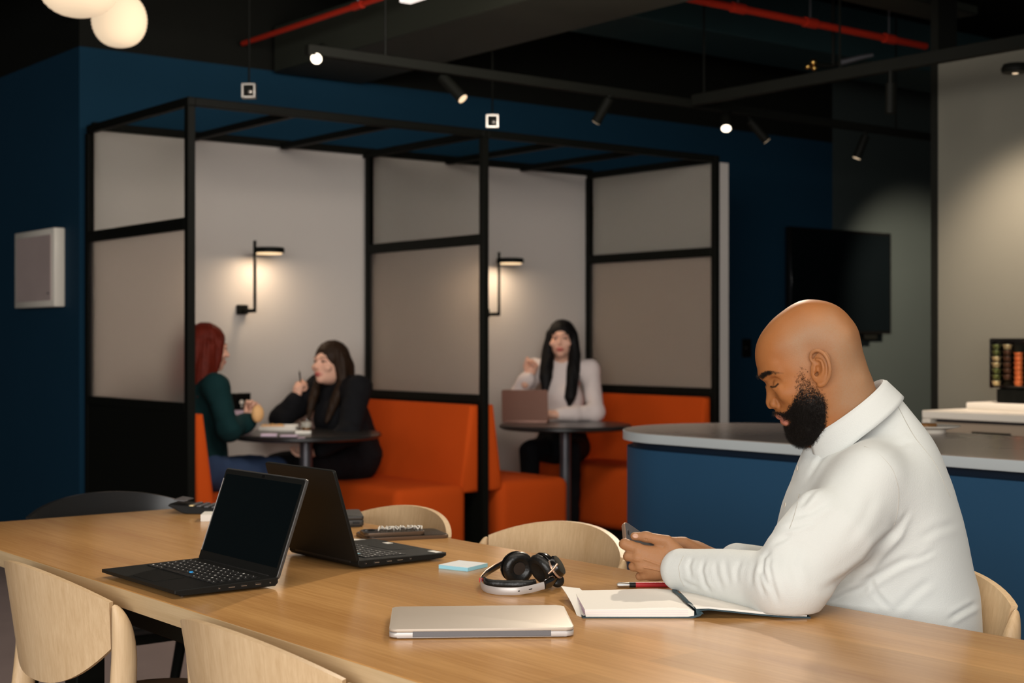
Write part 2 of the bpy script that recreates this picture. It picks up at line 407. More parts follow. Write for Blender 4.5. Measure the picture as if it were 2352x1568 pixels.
        for it in range(smooth * 2):
            lam = .5 if it % 2 == 0 else -.52
            S = np.stack([np.bincount(E[:, 0], V[E[:, 1], i], len(V)) + np.bincount(E[:, 1], V[E[:, 0], i], len(V)) for i in range(3)], 1)
            V = V + lam * (S / np.maximum(deg, 1)[:, None] - V)
        return V, Q
def np_mesh(name, parts, attrs=None):
    """parts: list of (verts, quads); joined into one mesh"""
    V = np.concatenate([p[0] for p in parts]); o = 0; Qs = []
    for v, q in parts: Qs.append(q + o); o += len(v)
    Q = np.concatenate(Qs).astype(np.int32)
    me = bpy.data.meshes.new(name); me.vertices.add(len(V)); me.vertices.foreach_set('co', V.astype(np.float32).ravel())
    me.loops.add(Q.size); me.loops.foreach_set('vertex_index', Q.ravel())
    me.polygons.add(len(Q)); me.polygons.foreach_set('loop_start', np.arange(0, Q.size, 4, dtype=np.int32)); me.polygons.foreach_set('loop_total', np.full(len(Q), 4, np.int32))
    me.update(calc_edges=True); me.validate()
    me.polygons.foreach_set('use_smooth', [True] * len(me.polygons))
    for k, a in (attrs or {}).items():
        at = me.attributes.new(k, 'FLOAT_COLOR', 'POINT'); c = np.ones((len(V), 4), np.float32); c[:, :3] = a; at.data.foreach_set('color', c.ravel())
    return me
def rbf(pts, val, reg=1e-3):
    P = np.array(pts, float); n = len(P)
    def ph(r2): return .5 * r2 * np.log(r2 + 1e-12)
    K = ph(((P[:, None] - P[None]) ** 2).sum(-1)) + np.eye(n) * reg
    A = np.zeros((n + 3, n + 3)); A[:n, :n] = K; A[:n, n] = 1; A[:n, n + 1:] = P; A[n, :n] = 1; A[n + 1:, :n] = P.T
    w = np.linalg.solve(A, np.concatenate([val, np.zeros(3)]))
    def f(x, y):
        out = w[n] + w[n + 1] * x + w[n + 2] * y
        for i in range(n): out = out + w[i] * ph((x - P[i, 0]) ** 2 + (y - P[i, 1]) ** 2)
        return out
    return f
def in_poly(x, y, poly):
    ins = np.zeros(x.shape, bool); n = len(poly)
    for i in range(n):
        (x0, y0), (x1, y1) = poly[i], poly[(i + 1) % n]
        c = ((y0 > y) != (y1 > y)) & (x < (x1 - x0) * (y - y0) / (y1 - y0 + 1e-12) + x0); ins ^= c
    return ins
def poly_dist(x, y, poly, closed=True):
    d = np.full(x.shape, 1e9); n = len(poly)
    for i in range(n if closed else n - 1):
        (x0, y0), (x1, y1) = poly[i], poly[(i + 1) % n]; dx, dy = x1 - x0, y1 - y0
        t = np.clip(((x - x0) * dx + (y - y0) * dy) / (dx * dx + dy * dy + 1e-12), 0, 1)
        d = np.minimum(d, np.hypot(x - x0 - t * dx, y - y0 - t * dy))
    return d
def soft_in(x, y, poly, w):
    d = poly_dist(x, y, poly); return np.clip(.5 + np.where(in_poly(x, y, poly), d, -d) / (2 * w), 0, 1)

# ------------------------------------------------------------------ the room
structure(B().box((-7, -5, -.06), (15, 13, 0)).obj('floor', M['floor']))
structure(B().box((-7, -1.2, 3.6), (15, 13, 3.72)).obj('ceiling', M['ceiling']))
structure(B().box((3.10, 7.65, 0), (9.30, 7.80, 2.8)).obj('wall_back', M['blue_wall']))
structure(B().box((9.30, 7.65, 0), (14.5, 7.80, 3.6)).obj('wall_back_right', M['charcoal_wall']))
structure(B().box((3.10, 7.65, 2.8), (9.30, 7.82, 3.6)).obj('trim_1', M['black_paint']))
structure(B().box((3.10, 7.80, 0), (3.25, 12.5, 2.8)).obj('wall_left', M['blue_wall']))
structure(B().box((3.10, 7.82, 2.8), (3.27, 12.5, 3.6)).obj('trim_2', M['black_paint']))
structure(B().box((6.40, -1.2, 0), (6.55, 4.58, 2.7)).obj('wall_right', M['grey_wall']))
structure(B().box((6.40, 4.58, 0), (6.56, 4.625, 3.6)).obj('trim_3', M['black_paint']))
structure(B().box((-7, 12.5, 0), (3.3, 12.6, 3.6)).obj('wall_far_left', M['charcoal_wall']))
structure(B().box((14.4, -1.2, 0), (14.5, 7.65, 3.6)).obj('wall_far_right', M['charcoal_wall']))
structure(B().box((3.15, 7.62, 0), (6.80, 7.65, 2.375)).obj('wall_booth', M['white_wall']))
structure(B().box((6.705, 6.40, 0), (6.785, 7.62, 2.33)).obj('wall_booth_side', M['white_wall']))

# ------------------------------------------------------------------ booth frame: one black metal frame with frosted screens
VX = (3.136, 4.877, 6.677); YF = 6.41; YB = (7.60, 7.555, 7.59)
fr = empty('seating_booth', (4.9, 7.0, 0), 0, 'black steel frame with frosted glass screens dividing two orange seating booths', 'booth')
FI = Matrix.Translation((-4.9, -7.0, 0))
def fpart(name, lo, hi, m, bev=.003): return B().box(lo, hi, bev, 1).obj(name, M[m], fr, mtx=FI)
for i, v in enumerate(VX):
    yb = YB[i]
    fpart('post', (v - .02, YF - .02, 0), (v + .02, YF + .02, 2.33), 'black_metal')
    fpart('post', (v - .02, yb - .02, 0), (v + .02, yb + .02, 2.33), 'black_metal')
    fpart('side_beam', (v - .02, YF - .02, 2.33), (v + .02, 7.60, 2.37), 'black_metal')
    fpart('middle_rail', (v - .02, YF + .02, 1.748), (v + .02, yb - .02, 1.805), 'black_metal')
    fpart('lower_rail', (v - .02, YF + .02, .885), (v + .02, yb - .02, .93), 'black_metal')
    fpart('lower_panel', (v - .014, YF + .02, .02), (v + .014, yb - .02, .885), 'black_metal')
    fpart('frosted_pane', (v - .004, YF + .02, .93), (v + .004, yb - .02, 1.748), 'frosted', 0)
    fpart('clear_pane', (v - .003, YF + .02, 1.805), (v + .003, yb - .02, 2.33), 'clear_glass', 0)
fpart('front_beam', (VX[0] + .02, YF - .02, 2.33), (VX[1] - .02, YF + .02, 2.37), 'black_metal')
fpart('front_beam', (VX[1] + .02, YF - .02, 2.33), (VX[2] - .02, YF + .02, 2.37), 'black_metal')
fpart('back_beam', (3.15, 7.575, 2.352), (6.70, 7.618, 2.392), 'black_metal')
for a, b in ((0, 1), (1, 2)):
    for t in (1 / 3, 2 / 3):
        x = VX[a] + (VX[b] - VX[a]) * t
        fpart('cross_bar', (x - .02, YF + .02, 2.335), (x + .02, 7.575, 2.37), 'black_metal')

# ------------------------------------------------------------------ orange booth sofas
def sofa(xb, xs, label):
    """xb = wall-side x, xs = front-edge x"""
    s = 1 if xs > xb else -1; L = abs(xs - xb); y0, y1 = 6.435, 7.53
    t = empty('booth_sofa', (xb, 7.0, 0), 0, label, 'sofa', 'orange booth sofas')
    def bx(b, x0, x1, a, c, z0, z1, bev, seg=4):
        X = sorted((s * x0, s * x1)); return b.box((X[0], a - 7, z0), (X[1], c - 7, z1), bev, seg)
    bx(B(), .09, L, y0 - .03, y1, .07, .45, .05).obj('seat', M['orange'], t, 60)
    b = B(); pr = [(.003, .40), (.003, .875), (.058, .875), (.125, .40)]
    MY = Matrix(((s, 0, 0, 0), (0, 0, 1, -7.0), (0, 1, 0, 0), (0, 0, 0, 1)))
    b.prism(pr, y0 - .02, y1, .03, 4, MY); b.obj('backrest', M['orange'], t, 60)
    bx(B(), .03, L - .05, y0 + .02, y1 - .02, 0, .07, .004, 1).obj('plinth', M['black_paint'], t)
    return t
sofa(VX[0] + .022, 3.74, 'orange fabric sofa behind the dark post, under the red-haired woman')
sofa(VX[1] - .022, 4.30, 'orange fabric sofa behind the woman in black, with lit front corner')
sofa(VX[1] + .022, 5.49, 'orange fabric sofa just right of the central black post, end towards us')
sofa(VX[2] - .022, 6.08, 'dark orange sofa under the woman in white, partly behind the blue bar')

# ------------------------------------------------------------------ round booth tables
def round_table(x, y, r, label, top):
    t = empty('round_table', (x, y, top - .72), 0, label, 'table', 'round booth tables')
    B().lathe([(0, .69), (r - .02, .69), (r, .70), (r, .712), (r - .008, .72), (0, .72)], n=64).obj('tabletop', M['black_table'], t)
    dz = .72 - top; B().lathe([(.034, .03 + dz), (.034, .69)], n=24).obj('column', M['grey_metal'], t)
    B().lathe([(0, dz), (.22, dz), (.22, .012 + dz), (.04, .03 + dz), (0, .03 + dz)], n=40).obj('base', M['black_metal'], t)
    return t
round_table(4.03, 6.86, .40, 'round black cafe table with food between the two chatting women', .735)
round_table(5.79, 6.80, .40, 'round black cafe table carrying the bronze laptop', .722)

# ------------------------------------------------------------------ wall lamps
def wall_lamp(x, label):
    t = empty('wall_lamp', (x, 7.62, 1.375), 0, label, 'lamp', 'black wall lamps in the booths')
    B().box((-.030, -.03, 0), (.035, 0, .055), .004, 1).obj('wall_mount', M['black_metal'], t)
    B().box((-.008, -.176, .012), (.008, -.161, .415), .003, 1).box((-.008, -.176, .008), (.008, -.02, .030), .003, 1).obj('stem', M['black_metal'], t)
    B().lathe([(0, .348), (.086, .348), (.088, .352), (.088, .372), (.084, .378), (0, .378)], (.088, -.170, 0), 40).obj('lamp_head', M['black_metal'], t)
    B().lathe([(0, .340), (.072, .340), (.078, .3475), (0, .3475)], (.088, -.170, 0), 40).obj('diffuser', M['lamp_glow'], t)
    d = bpy.data.lights.new('wall_lamp_bulb', 'AREA'); d.shape = 'DISK'; d.size = .13; d.energy = 2.2; d.color = (1, .76, .52)
    o = bpy.data.objects.new('wall_lamp_bulb', d); COL.objects.link(o); o.parent = t; o.location = (.088, -.170, .335)
    return t
wall_lamp(4.045, 'black wall lamp between the two chatting women, glowing on the pale panel')
wall_lamp(5.79, 'black wall lamp half hidden by the central black post')

# ------------------------------------------------------------------ light box on the left wall
t = empty('picture_frame', (3.1, 8.15, 1.41), 0, 'white deep-sided frame with glossy mauve glass on the blue wall', 'frame')
B().box((-.062, -.30, 0), (0, .30, .43), .006, 2).obj('frame_box', M['white_gloss'], t)
B().box((-.066, -.262, .035), (-.061, .262, .395), .001, 1).obj('pane', M['poster'], t)
B().box((-.0675, -.236, .07), (-.0655, -.212, .078)).obj('mark', M['grey_metal'], t)

# ------------------------------------------------------------------ screen on the charcoal wall
t = empty('television', (9.29, 7.618, 1.28), 0, 'black flat television on the dark wall above the bald man', 'television')
B().box((-.62, -.075, 0), (.62, -.03, .82), .006, 2).obj('casing', M['gloss_black'], t)
B().box((-.60, -.0775, .022), (.60, -.0745, .80), .001, 1).obj('screen', M['screen'], t)
B().box((.30, -.06, -.045), (.46, -.02, 0), .004, 1).obj('soundbar', M['black_metal'], t)
B().box((-.25, -.03, .2), (.25, 0, .6), .004, 1).obj('wall_bracket', M['black_metal'], t)
t = empty('light_switch', (8.30, 7.65, 1.17), 0, 'small black switch plate on the blue wall beside the bald head', 'switch')
B().box((-.05, -.012, -.07), (.05, 0, .07), .004, 1).obj('plate', M['black_metal'], t)
B().box((-.02, -.017, -.03), (.02, -.012, .03), .002, 1).obj('rocker', M['gloss_black'], t)

# ------------------------------------------------------------------ curved bar
t = empty('bar_counter', (3.99, 2.0, 0), 0, 'long blue bar counter with rounded end and pale-edged top', 'counter')
def stadium(r, yend, yc=1.67, n=28):
    return [(r * math.cos(R(180 * i / n)), yc + r * math.sin(R(180 * i / n))) for i in range(n + 1)] + [(-r, yend), (r, yend)]
B().prism(stadium(.435, -3.2), .06, .842).obj('front_panel', M['bar_blue'], t)
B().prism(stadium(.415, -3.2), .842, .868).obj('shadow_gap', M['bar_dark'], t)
B().prism(stadium(.40, -3.2), 0, .06).obj('plinth', M['black_paint'], t)
B().prism(stadium(.45, -3.2), .868, .899, .004, 2).obj('top_edge', M['bar_edge'], t)
B().prism(stadium(.446, -3.2), .899, .9015).obj('countertop', M['bar_top'], t)

# ------------------------------------------------------------------ back counter and coffee capsule stand
M['taupe'] = mat('taupe_laminate', srgb(168, 150, 130), .4)
t = empty('back_counter', (6.08, 2.0, 0), 0, 'white-topped serving counter with waterfall end along the grey wall', 'counter')
B().box((-.31, -3.0, .862), (.318, 2.22, .90), .004, 1).obj('worktop', M['white_gloss'], t)
B().box((-.31, 2.175, 0), (.318, 2.22, .862), .004, 1).obj('end_panel', M['white_gloss'], t)
B().box((-.26, -3.0, .08), (.318, 2.175, .862)).obj('cabinet_body', M['bar_dark'], t)
for k in range(6):
    y1 = 2.165 - k * .62
    d = B().box((-.285, y1 - .61, .10), (-.262, y1, .850), .003, 1).obj('door', M['taupe'], t)
    B().box((-.293, y1 - .40, .80), (-.285, y1 - .2, .812), .002, 1).obj('handle', M['black_metal'], d)
t = empty('capsule_stand', (6.12, 3.72, .90), 0, 'black coffee capsule stand with lit gold and orange rows on the counter', 'dispenser')
B().box((-.12, -.46, 0), (.12, .42, .034), .006, 2).obj('tray', M['white_gloss'], t)
B().box((-.07, -.36, .034), (.09, .29, .10), .004, 1).obj('foot', M['black_metal'], t)
B().box((-.055, -.42, .10), (.09, .34, .335), .008, 2).obj('case', M['gloss_black'], t)
B().box((-.03, -.30, .335), (.05, .14, .347), .004, 1).obj('lid', M['white_gloss'], t)
G_, O_, N_, K_ = 'capsule_gold', 'capsule_orange', 'capsule_green', 'capsule_brown'
for j, ms in enumerate(((N_, N_, G_, G_, N_, N_, G_), (G_, K_, K_, K_, K_, K_), (O_,) * 7, (G_,) * 6, (N_,) * 6, (O_,) * 5, (G_,) * 7, (K_,) * 6, (O_,) * 6, (G_,) * 6)):
    y = .285 - j * .058
    tube = B().lathe([(.030, .115), (.030, .32)], (-.062, y, 0), 20).obj('tube', M['clear_glass'], t)
    for k, mm in enumerate(ms):
        z = (.296 - k * .028) if j != 2 else (.128 + k * .022)
        B().lathe([(0, -.012), (.016, -.012), (.019, .004), (.022, .006), (.022, .009), (0, .010)], (-.075, y, z), 14).obj('capsule', M[mm], tube)
c = px(2140, 997, 5.16)
t = empty('saucer', (c.x, c.y, .9015), 0, 'small white saucer with a brown biscuit on the bar behind the man', 'plate')
B().lathe([(0, 0), (.045, 0), (.05, .012), (.095, .022), (.097, .026), (.05, .018), (0, .014)], n=40).obj('dish', M['white_gloss'], t)
B().box((-.06, -.025, .0182), (.0, .025, .035), .006, 2).obj('biscuit', M['coffee'], t)

# ------------------------------------------------------------------ ceiling services
def bar(name, lo, hi, m, label, cat, group=None):
    c = Vector(((lo[0] + hi[0]) / 2, (lo[1] + hi[1]) / 2, lo[2])); b = B().box(Vector(lo) - c, Vector(hi) - c, .006, 1)
    o = b.obj(name, M[m]); o.location = c; tag(o, label, cat, group); return o
bar('air_duct', (4.25, 1.0, 2.78), (4.85, 7.6, 3.05), 'duct', 'wide black air duct above the left booth, running to the back wall', 'duct')
bar('air_duct', (1.55, 2.0, 3.05), (2.15, 9.5, 3.35), 'duct', 'black air duct above the paper lanterns', 'duct')
bar('air_duct', (4.95, .8, 3.10), (5.45, 6.3, 3.40), 'duct', 'black air duct high above the second booth', 'duct')
bar('cable_tray', (2.95, 1.5, 2.95), (3.15, 7.6, 3.0), 'duct', 'narrow black cable tray beside the left red pipe', 'cable tray')
bar('cable_tray', (5.05, 1.5, 3.06), (5.15, 7.6, 3.09), 'duct', 'narrow black cable tray between the two big ducts', 'cable tray')
bar('cable_tray', (4.95, 4.75, 3.0), (7.0, 5.0, 3.05), 'duct', 'black cable tray running alongside the right red pipe', 'cable tray')
bar('air_duct', (4.2, 6.35, 3.12), (10.5, 6.9, 3.45), 'teal_duct', 'dark crosswise duct above the booth fronts', 'duct')
for k in range(9):
    y = .4 + k * .52; structure(B().box((6.6, y, 3.42), (14.0, y + .16, 3.6), .006, 1).obj('trim_%d' % (k + 4), M['teal_duct']))
for k in range(7):
    y = 1.2 + k * .62; structure(B().box((-1.0, y, 3.46), (4.9, y + .12, 3.6), .006, 1).obj('trim_%d' % (k + 13), M['duct']))
def pipe(p0, p1, r, joints, label):
    t = empty('sprinkler_pipe', p0, 0, label, 'pipe'); d = Vector(p1) - Vector(p0)
    B().tube([(0, 0, 0), d], r, 12).obj('pipe_run', M['red_pipe'], t)
    for q in joints:
        c = d * q; u = d.normalized() * .045
        B().tube([c - u, c + u], r * 1.35, 12).obj('coupling', M['red_pipe'], t)
        B().tube([c + Vector((0, 0, r)), c + Vector((0, 0, 3.6 - p0[2]))], .006, 6).obj('hanger_rod', M['grey_metal'], t)
    return t
pipe((4.05, 7.6, 2.925), (4.05, 1.5, 2.925), .015, (.2, .42, .6), 'thin red sprinkler pipe running from the back wall past the first spotlight')
pipe((4.95, 5.24, 2.93), (7.2, 5.24, 2.93), .020, (.30, .55, .85), 'thick red sprinkler pipe descending towards the black column')
t = empty('sprinkler', px(1868, 148, 8.2), YAW, 'brass sprinkler fitting with grey branch pipe under the red pipe', 'sprinkler')
B().ball((0, 0, .012), .020).obj('brass_nut', M['brass'], t); B().ball((-.03, 0, -.012), .016).obj('brass_nut', M['brass'], t); B().ball((.004, -.01, -.022), .016).obj('brass_nut', M['brass'], t)
B().tube([(-.02, 0, 0), (.10, .04, .0), (.17, .05, .02)], .014, 10).obj('branch', M['black_metal'], t)
B().tube([(.15, 0, .01), (.27, 0, .04), (.33, 0, .052)], [.018, .014, .010], 10).obj('grey_hose', M['grey_metal'], t)
B().tube([(.115, .02, 0), (.115, .02, 3.6 - t.location.z)], .010, 8).obj('drop_pipe', M['black_metal'], t)

# lighting tracks and spotlights
t = empty('lighting_track', (3.0, 5.75, 2.5), 0, 'long black lighting track across the front of the booths', 'lighting track')
B().box((.38, -.02, 0), (7.6, .02, .045), .003, 1).obj('rail', M['black_paint'], t)
for x in (.8, 2.9, 4.6, 6.4): B().tube([(x, 0, .045), (x, 0, 1.1)], .006, 6).obj('hanger_rod', M['black_metal'], t)
t = empty('lighting_track', (5.77, 2.5, 2.5), 0, 'black lighting track running towards the viewer by the grey wall', 'lighting track')
B().box((-.02, -2.6, 0), (.02, 3.2, .06), .003, 1).obj('rail', M['black_paint'], t)
for y in (-.62, -.15, 1.0, 2.2): B().tube([(0, y, .06), (0, y, 1.1)], .006, 6).obj('hanger_rod', M['black_metal'], t)
def spot(p0, p1, r, glow, label, back=.0):
    p0, p1 = Vector(p0), Vector(p1); t = empty('spotlight', p0, 0, label, 'spotlight', 'black track spotlights')
    d = (p1 - p0); u = d.normalized()
    B().tube([(0, 0, 0), d], r, 20).obj('can', M['black_metal'], t)
    B().tube([d - u * .004, d + u * .003], r * 1.06, 20).obj('rim', M['black_metal'], t)
    B().tube([d + u * .001, d + u * .005], r * .9, 20).obj('lens', M[glow], t)
    z = 2.5 - p0.z
    if z > .005: B().tube([(0, 0, 0), (0, 0, z)], .012, 8).obj('stem', M['black_metal'], t)
    return t
def trk(x): return 5.75 / (CA - SA * (x - CX) / FPX)
spot(px(742, 112, trk(735) + .10), px(727, 134, trk(735) - .02), .028, 'spot_glow', 'bright spotlight facing us, first on the track from the lanterns')
spot(px(1016, 176, trk(1040) + .02), px(1062, 226, trk(1040) - .03), .027, 'spot_dim', 'tilted spotlight with warm lens above the middle of the left booth')
spot(px(1400, 225, trk(1390) - .01), px(1370, 279, trk(1390) + .04), .026, 'spot_dim', 'spotlight tilted away left above the central booth, lens hidden')
spot(px(1668, 252, trk(1668) + .03), px(1668, 294, trk(1668) - .06), .030, 'spot_glow', 'bright spotlight pointing down near the track junction')
spot(px(1722, 276, trk(1740)), px(1760, 322, trk(1740) + .02), .025, 'spot_dim', 'slim spotlight tilted right, just beyond the bright one at the junction')
spot(px(1988, 312, trk(1978)), px(1968, 362, trk(1978) + .01), .026, 'spot_dim', 'small spotlight with warm lens above the television')
spot(px(2046, 192, 7.0), px(2045, 258, 7.0), .024, 'black_metal', 'unlit vertical spotlight beside the dark column')
t = empty('ceiling_fitting', px(2332, 158, 6.35), 0, 'black round fitting under the track by the grey wall', 'fitting')
B().lathe([(0, 0), (.055, .004), (.06, .02), (.05, .04), (0, .045)], (0, 0, -.02), 28).obj('puck', M['black_metal'], t)
B().lathe([(0, -.024), (.012, -.022), (.014, -.016), (0, -.014)], (0, 0, 0), 12).obj('lens', M['spot_dim'], t)
for (x, y, d, lb) in ((572, 226, 7.23, 'small pale cable bracket on the booth beam under the first spotlight'), (1131, 294, 8.02, 'small pale cable bracket on the booth beam above the central post')):
    t = empty('cable_bracket', px(x, y, d), YAW, lb, 'bracket', 'cable brackets on the booth beam')
    b = B().box((-.034, -.02, 0), (-.024, .02, .072), .002, 1).box((.024, -.02, 0), (.034, .02, .072), .002, 1).box((-.024, -.02, .062), (.024, .02, .072), .002, 1).box((-.024, -.02, 0), (.024, .02, .010), .002, 1)
    b.obj('bracket_frame', M['steel'], t)
    B().box((-.024, -.004, .010), (.024, .018, .062)).obj('back_plate', M['black_metal'], t)
    B().ball((.008, -.008, .03), .014, 8).obj('clamp', M['steel'], t)
    B().tube([(0, 0, .072), (0, 0, (3.6 if x < 900 else 3.12) - t.location.z)], .005, 6).obj('wire', M['black_metal'], t)
t = empty('linear_light', px(930, 8, 6.6), 0, 'white linear ceiling light cut off by the top of the view', 'light')
B().box((-.03, -1.6, 0), (.03, 0, .03), .003, 1).obj('diffuser', M['led'], t)
B().box((-.034, -1.6, .03), (.034, 0, .06), .003, 1).obj('housing', M['black_metal'], t)
B().tube([(0, -.3, .06), (0, -.3, .7)], .004, 6).obj('wire', M['black_metal'], t)

# paper lanterns
def lantern(x, y, d, rx, rz, label):
    c = px(x, y, d); t = empty('paper_lantern', c, 0, label, 'lantern', 'pale pendant lanterns')
    n = 44; pr = []
    for i in range(n + 1):
        a = -math.pi / 2 + math.pi * i / n; k = 1 + (.012 if i % 2 else -.012)
        pr.append((max(0, rx * abs(math.cos(a)) ** .8 * k) if 0 < i < n else 0, rz * math.sin(a)))
    B().lathe(pr, n=48).obj('shade', M['lantern'], t, 80)
    B().tube([(0, 0, rz), (0, 0, 3.6 - c.z)], .004, 6).obj('cord', M['black_metal'], t)
    B().lathe([(0, 0), (.03, 0), (.03, .03), (0, .03)], (0, 0, rz - .004), 16).obj('cap', M['black_metal'], t)
lantern(274, 46, 6.5, .119, .119, 'smaller round paper lantern hanging lower in the upper corner')
lantern(180, -62, 5.6, .165, .165, 'larger paper lantern mostly above the picture, beside the smaller one')

# ------------------------------------------------------------------ long oak table
TX0, TX1, TY0, TY1, TZ = 1.190, 2.127, -.70, 3.94, .74
TC = ((TX0 + TX1) / 2, (TY0 + TY1) / 2)
t = empty('meeting_table', (TC[0], TC[1], 0), 0, 'long oak meeting table with black frame across the foreground', 'table')
hx, hy = (TX1 - TX0) / 2, (TY1 - TY0) / 2
B().prism(rrect(2 * hx - .004, 2 * hy - .004, .012, 4), TZ - .004, TZ, .0015, 1).obj('tabletop', M['oak_table'], t)
B().prism(rrect(2 * hx, 2 * hy, .014, 4), TZ - .038, TZ - .0015, .002, 2).obj('edge_band', M['oak_edge'], t)
B().box((-.34, -hy + .25, .615), (.34, hy - .30, .700), .004, 1).obj('apron', M['black_metal'], t)
for sy in (-1, 1):
    for sx in (-1, 1):
        x, y = sx * .30, sy * (hy - .62)
        B().box((x - .035, y - .035, 0), (x + .035, y + .035, .62), .004, 1).obj('leg', M['black_metal'], t)
def on_table(x, y, z=TZ):                                 # point of the photograph lying on a level surface
    d = FPX * (CAMH - z) / (y - CY); return camw((x - CX) / FPX * d, d, z)

# ------------------------------------------------------------------ plywood chairs
def make_chair(name, label, shell_m, leg_m, seat_m, group):
    t = empty(name, (0, 0, 0), 0, label, 'chair', group)
    RR, PH = .45, R(33)
    def zt(s): a = abs(s); return .777 - .050 * a ** 2.1
    def zb(s): a = abs(s); return .545 + .09 * a ** 2.4
    def surf(u, w, off=0):
        s = 2 * u - 1; z = zb(s) + (zt(s) - zb(s)) * w; p = s * PH; r = RR + off
        return (r * math.sin(p) * (1.055 - .19 * (.776 - z) / .23 * abs(s)), -.21 + RR - r * math.cos(p) - .13 * (z - .58), z)
    B().grid(lambda u, w: surf(u, w), 28, 10, lambda u, w: surf(u, w, .013)).obj('backrest', shell_m, t, 50)
    B().prism([(x, y + .015 * (1 - (x / .23) ** 2) * (1 if y > 0 else -1)) for x, y in rrect(.45, .43, .09, 7)], .437, .455, .005, 2).obj('seat', seat_m, t)
    for sx in (-1, 1):
        zs = (0, .2, .41, .54, .60, .642, .675, .700, .715, .721)
        cy = (-.275, -.215, -.165, -.140, -.136, -.138, -.143, -.150, -.156, -.160)
        cx = (.205, .218, .233, .247, .252, .256, .259, .260, .259, .257)
        B().spline([(sx * x, y, z) for x, y, z in zip(cx, cy, zs)], (.014, .019, .024, .026, .0255, .0235, .020, .014, .008, .003), 18, True, (.012, .014, .016, .018, .0178, .0168, .0145, .010, .006, .002)).obj('leg', leg_m, t, 60)
        B().tube([(sx * .225, .225, 0), (sx * .21, .205, .25), (sx * .20, .19, .437)], (.010, .014, .018), 14).obj('leg', leg_m, t, 60)
        B().box((sx * .20 - .011, -.19, .40), (sx * .20 + .011, .19, .437), .004, 1).obj('seat_rail', leg_m, t)
    B().box((-.19, .165, .402), (.19, .185, .437), .004, 1).obj('seat_rail', leg_m, t)
    B().box((-.21, -.205, .402), (.21, -.185, .437), .004, 1).obj('seat_rail', leg_m, t)
    return t
GRP = 'oak chairs around the long table'
proto = make_chair('plywood_chair', 'oak chair in the lower corner, nearest seat by the black laptops', M['oak_chair'], M['oak_chair'], M['oak_seat'], GRP)
proto.location = (1.305, 2.920, 0); proto.rotation_euler.z = R(-90)
for (x, y, a, lb) in ((1.310, 2.098, -90, 'oak chair cut off by the bottom of the view, in front of the silver laptop'),
                      (2.135, 2.745, 90, 'oak chair across the table behind the headphones'),
                      (2.030, 3.280, 90, 'oak chair across the table behind the stacked phones'),
                      (2.285, 1.835, 90, 'oak chair the bald man sits on')):
    c = copy_tree(proto); c.location = (x, y, 0); c.rotation_euler.z = R(a); c['label'] = lb
black_chair = make_chair('plywood_chair', 'black chair at the far end of the table by the blue wall', M['black_table'], M['black_metal'], M['black_table'], None)
black_chair.location = (1.76, 3.93, 0); black_chair.rotation_euler.z = R(180)

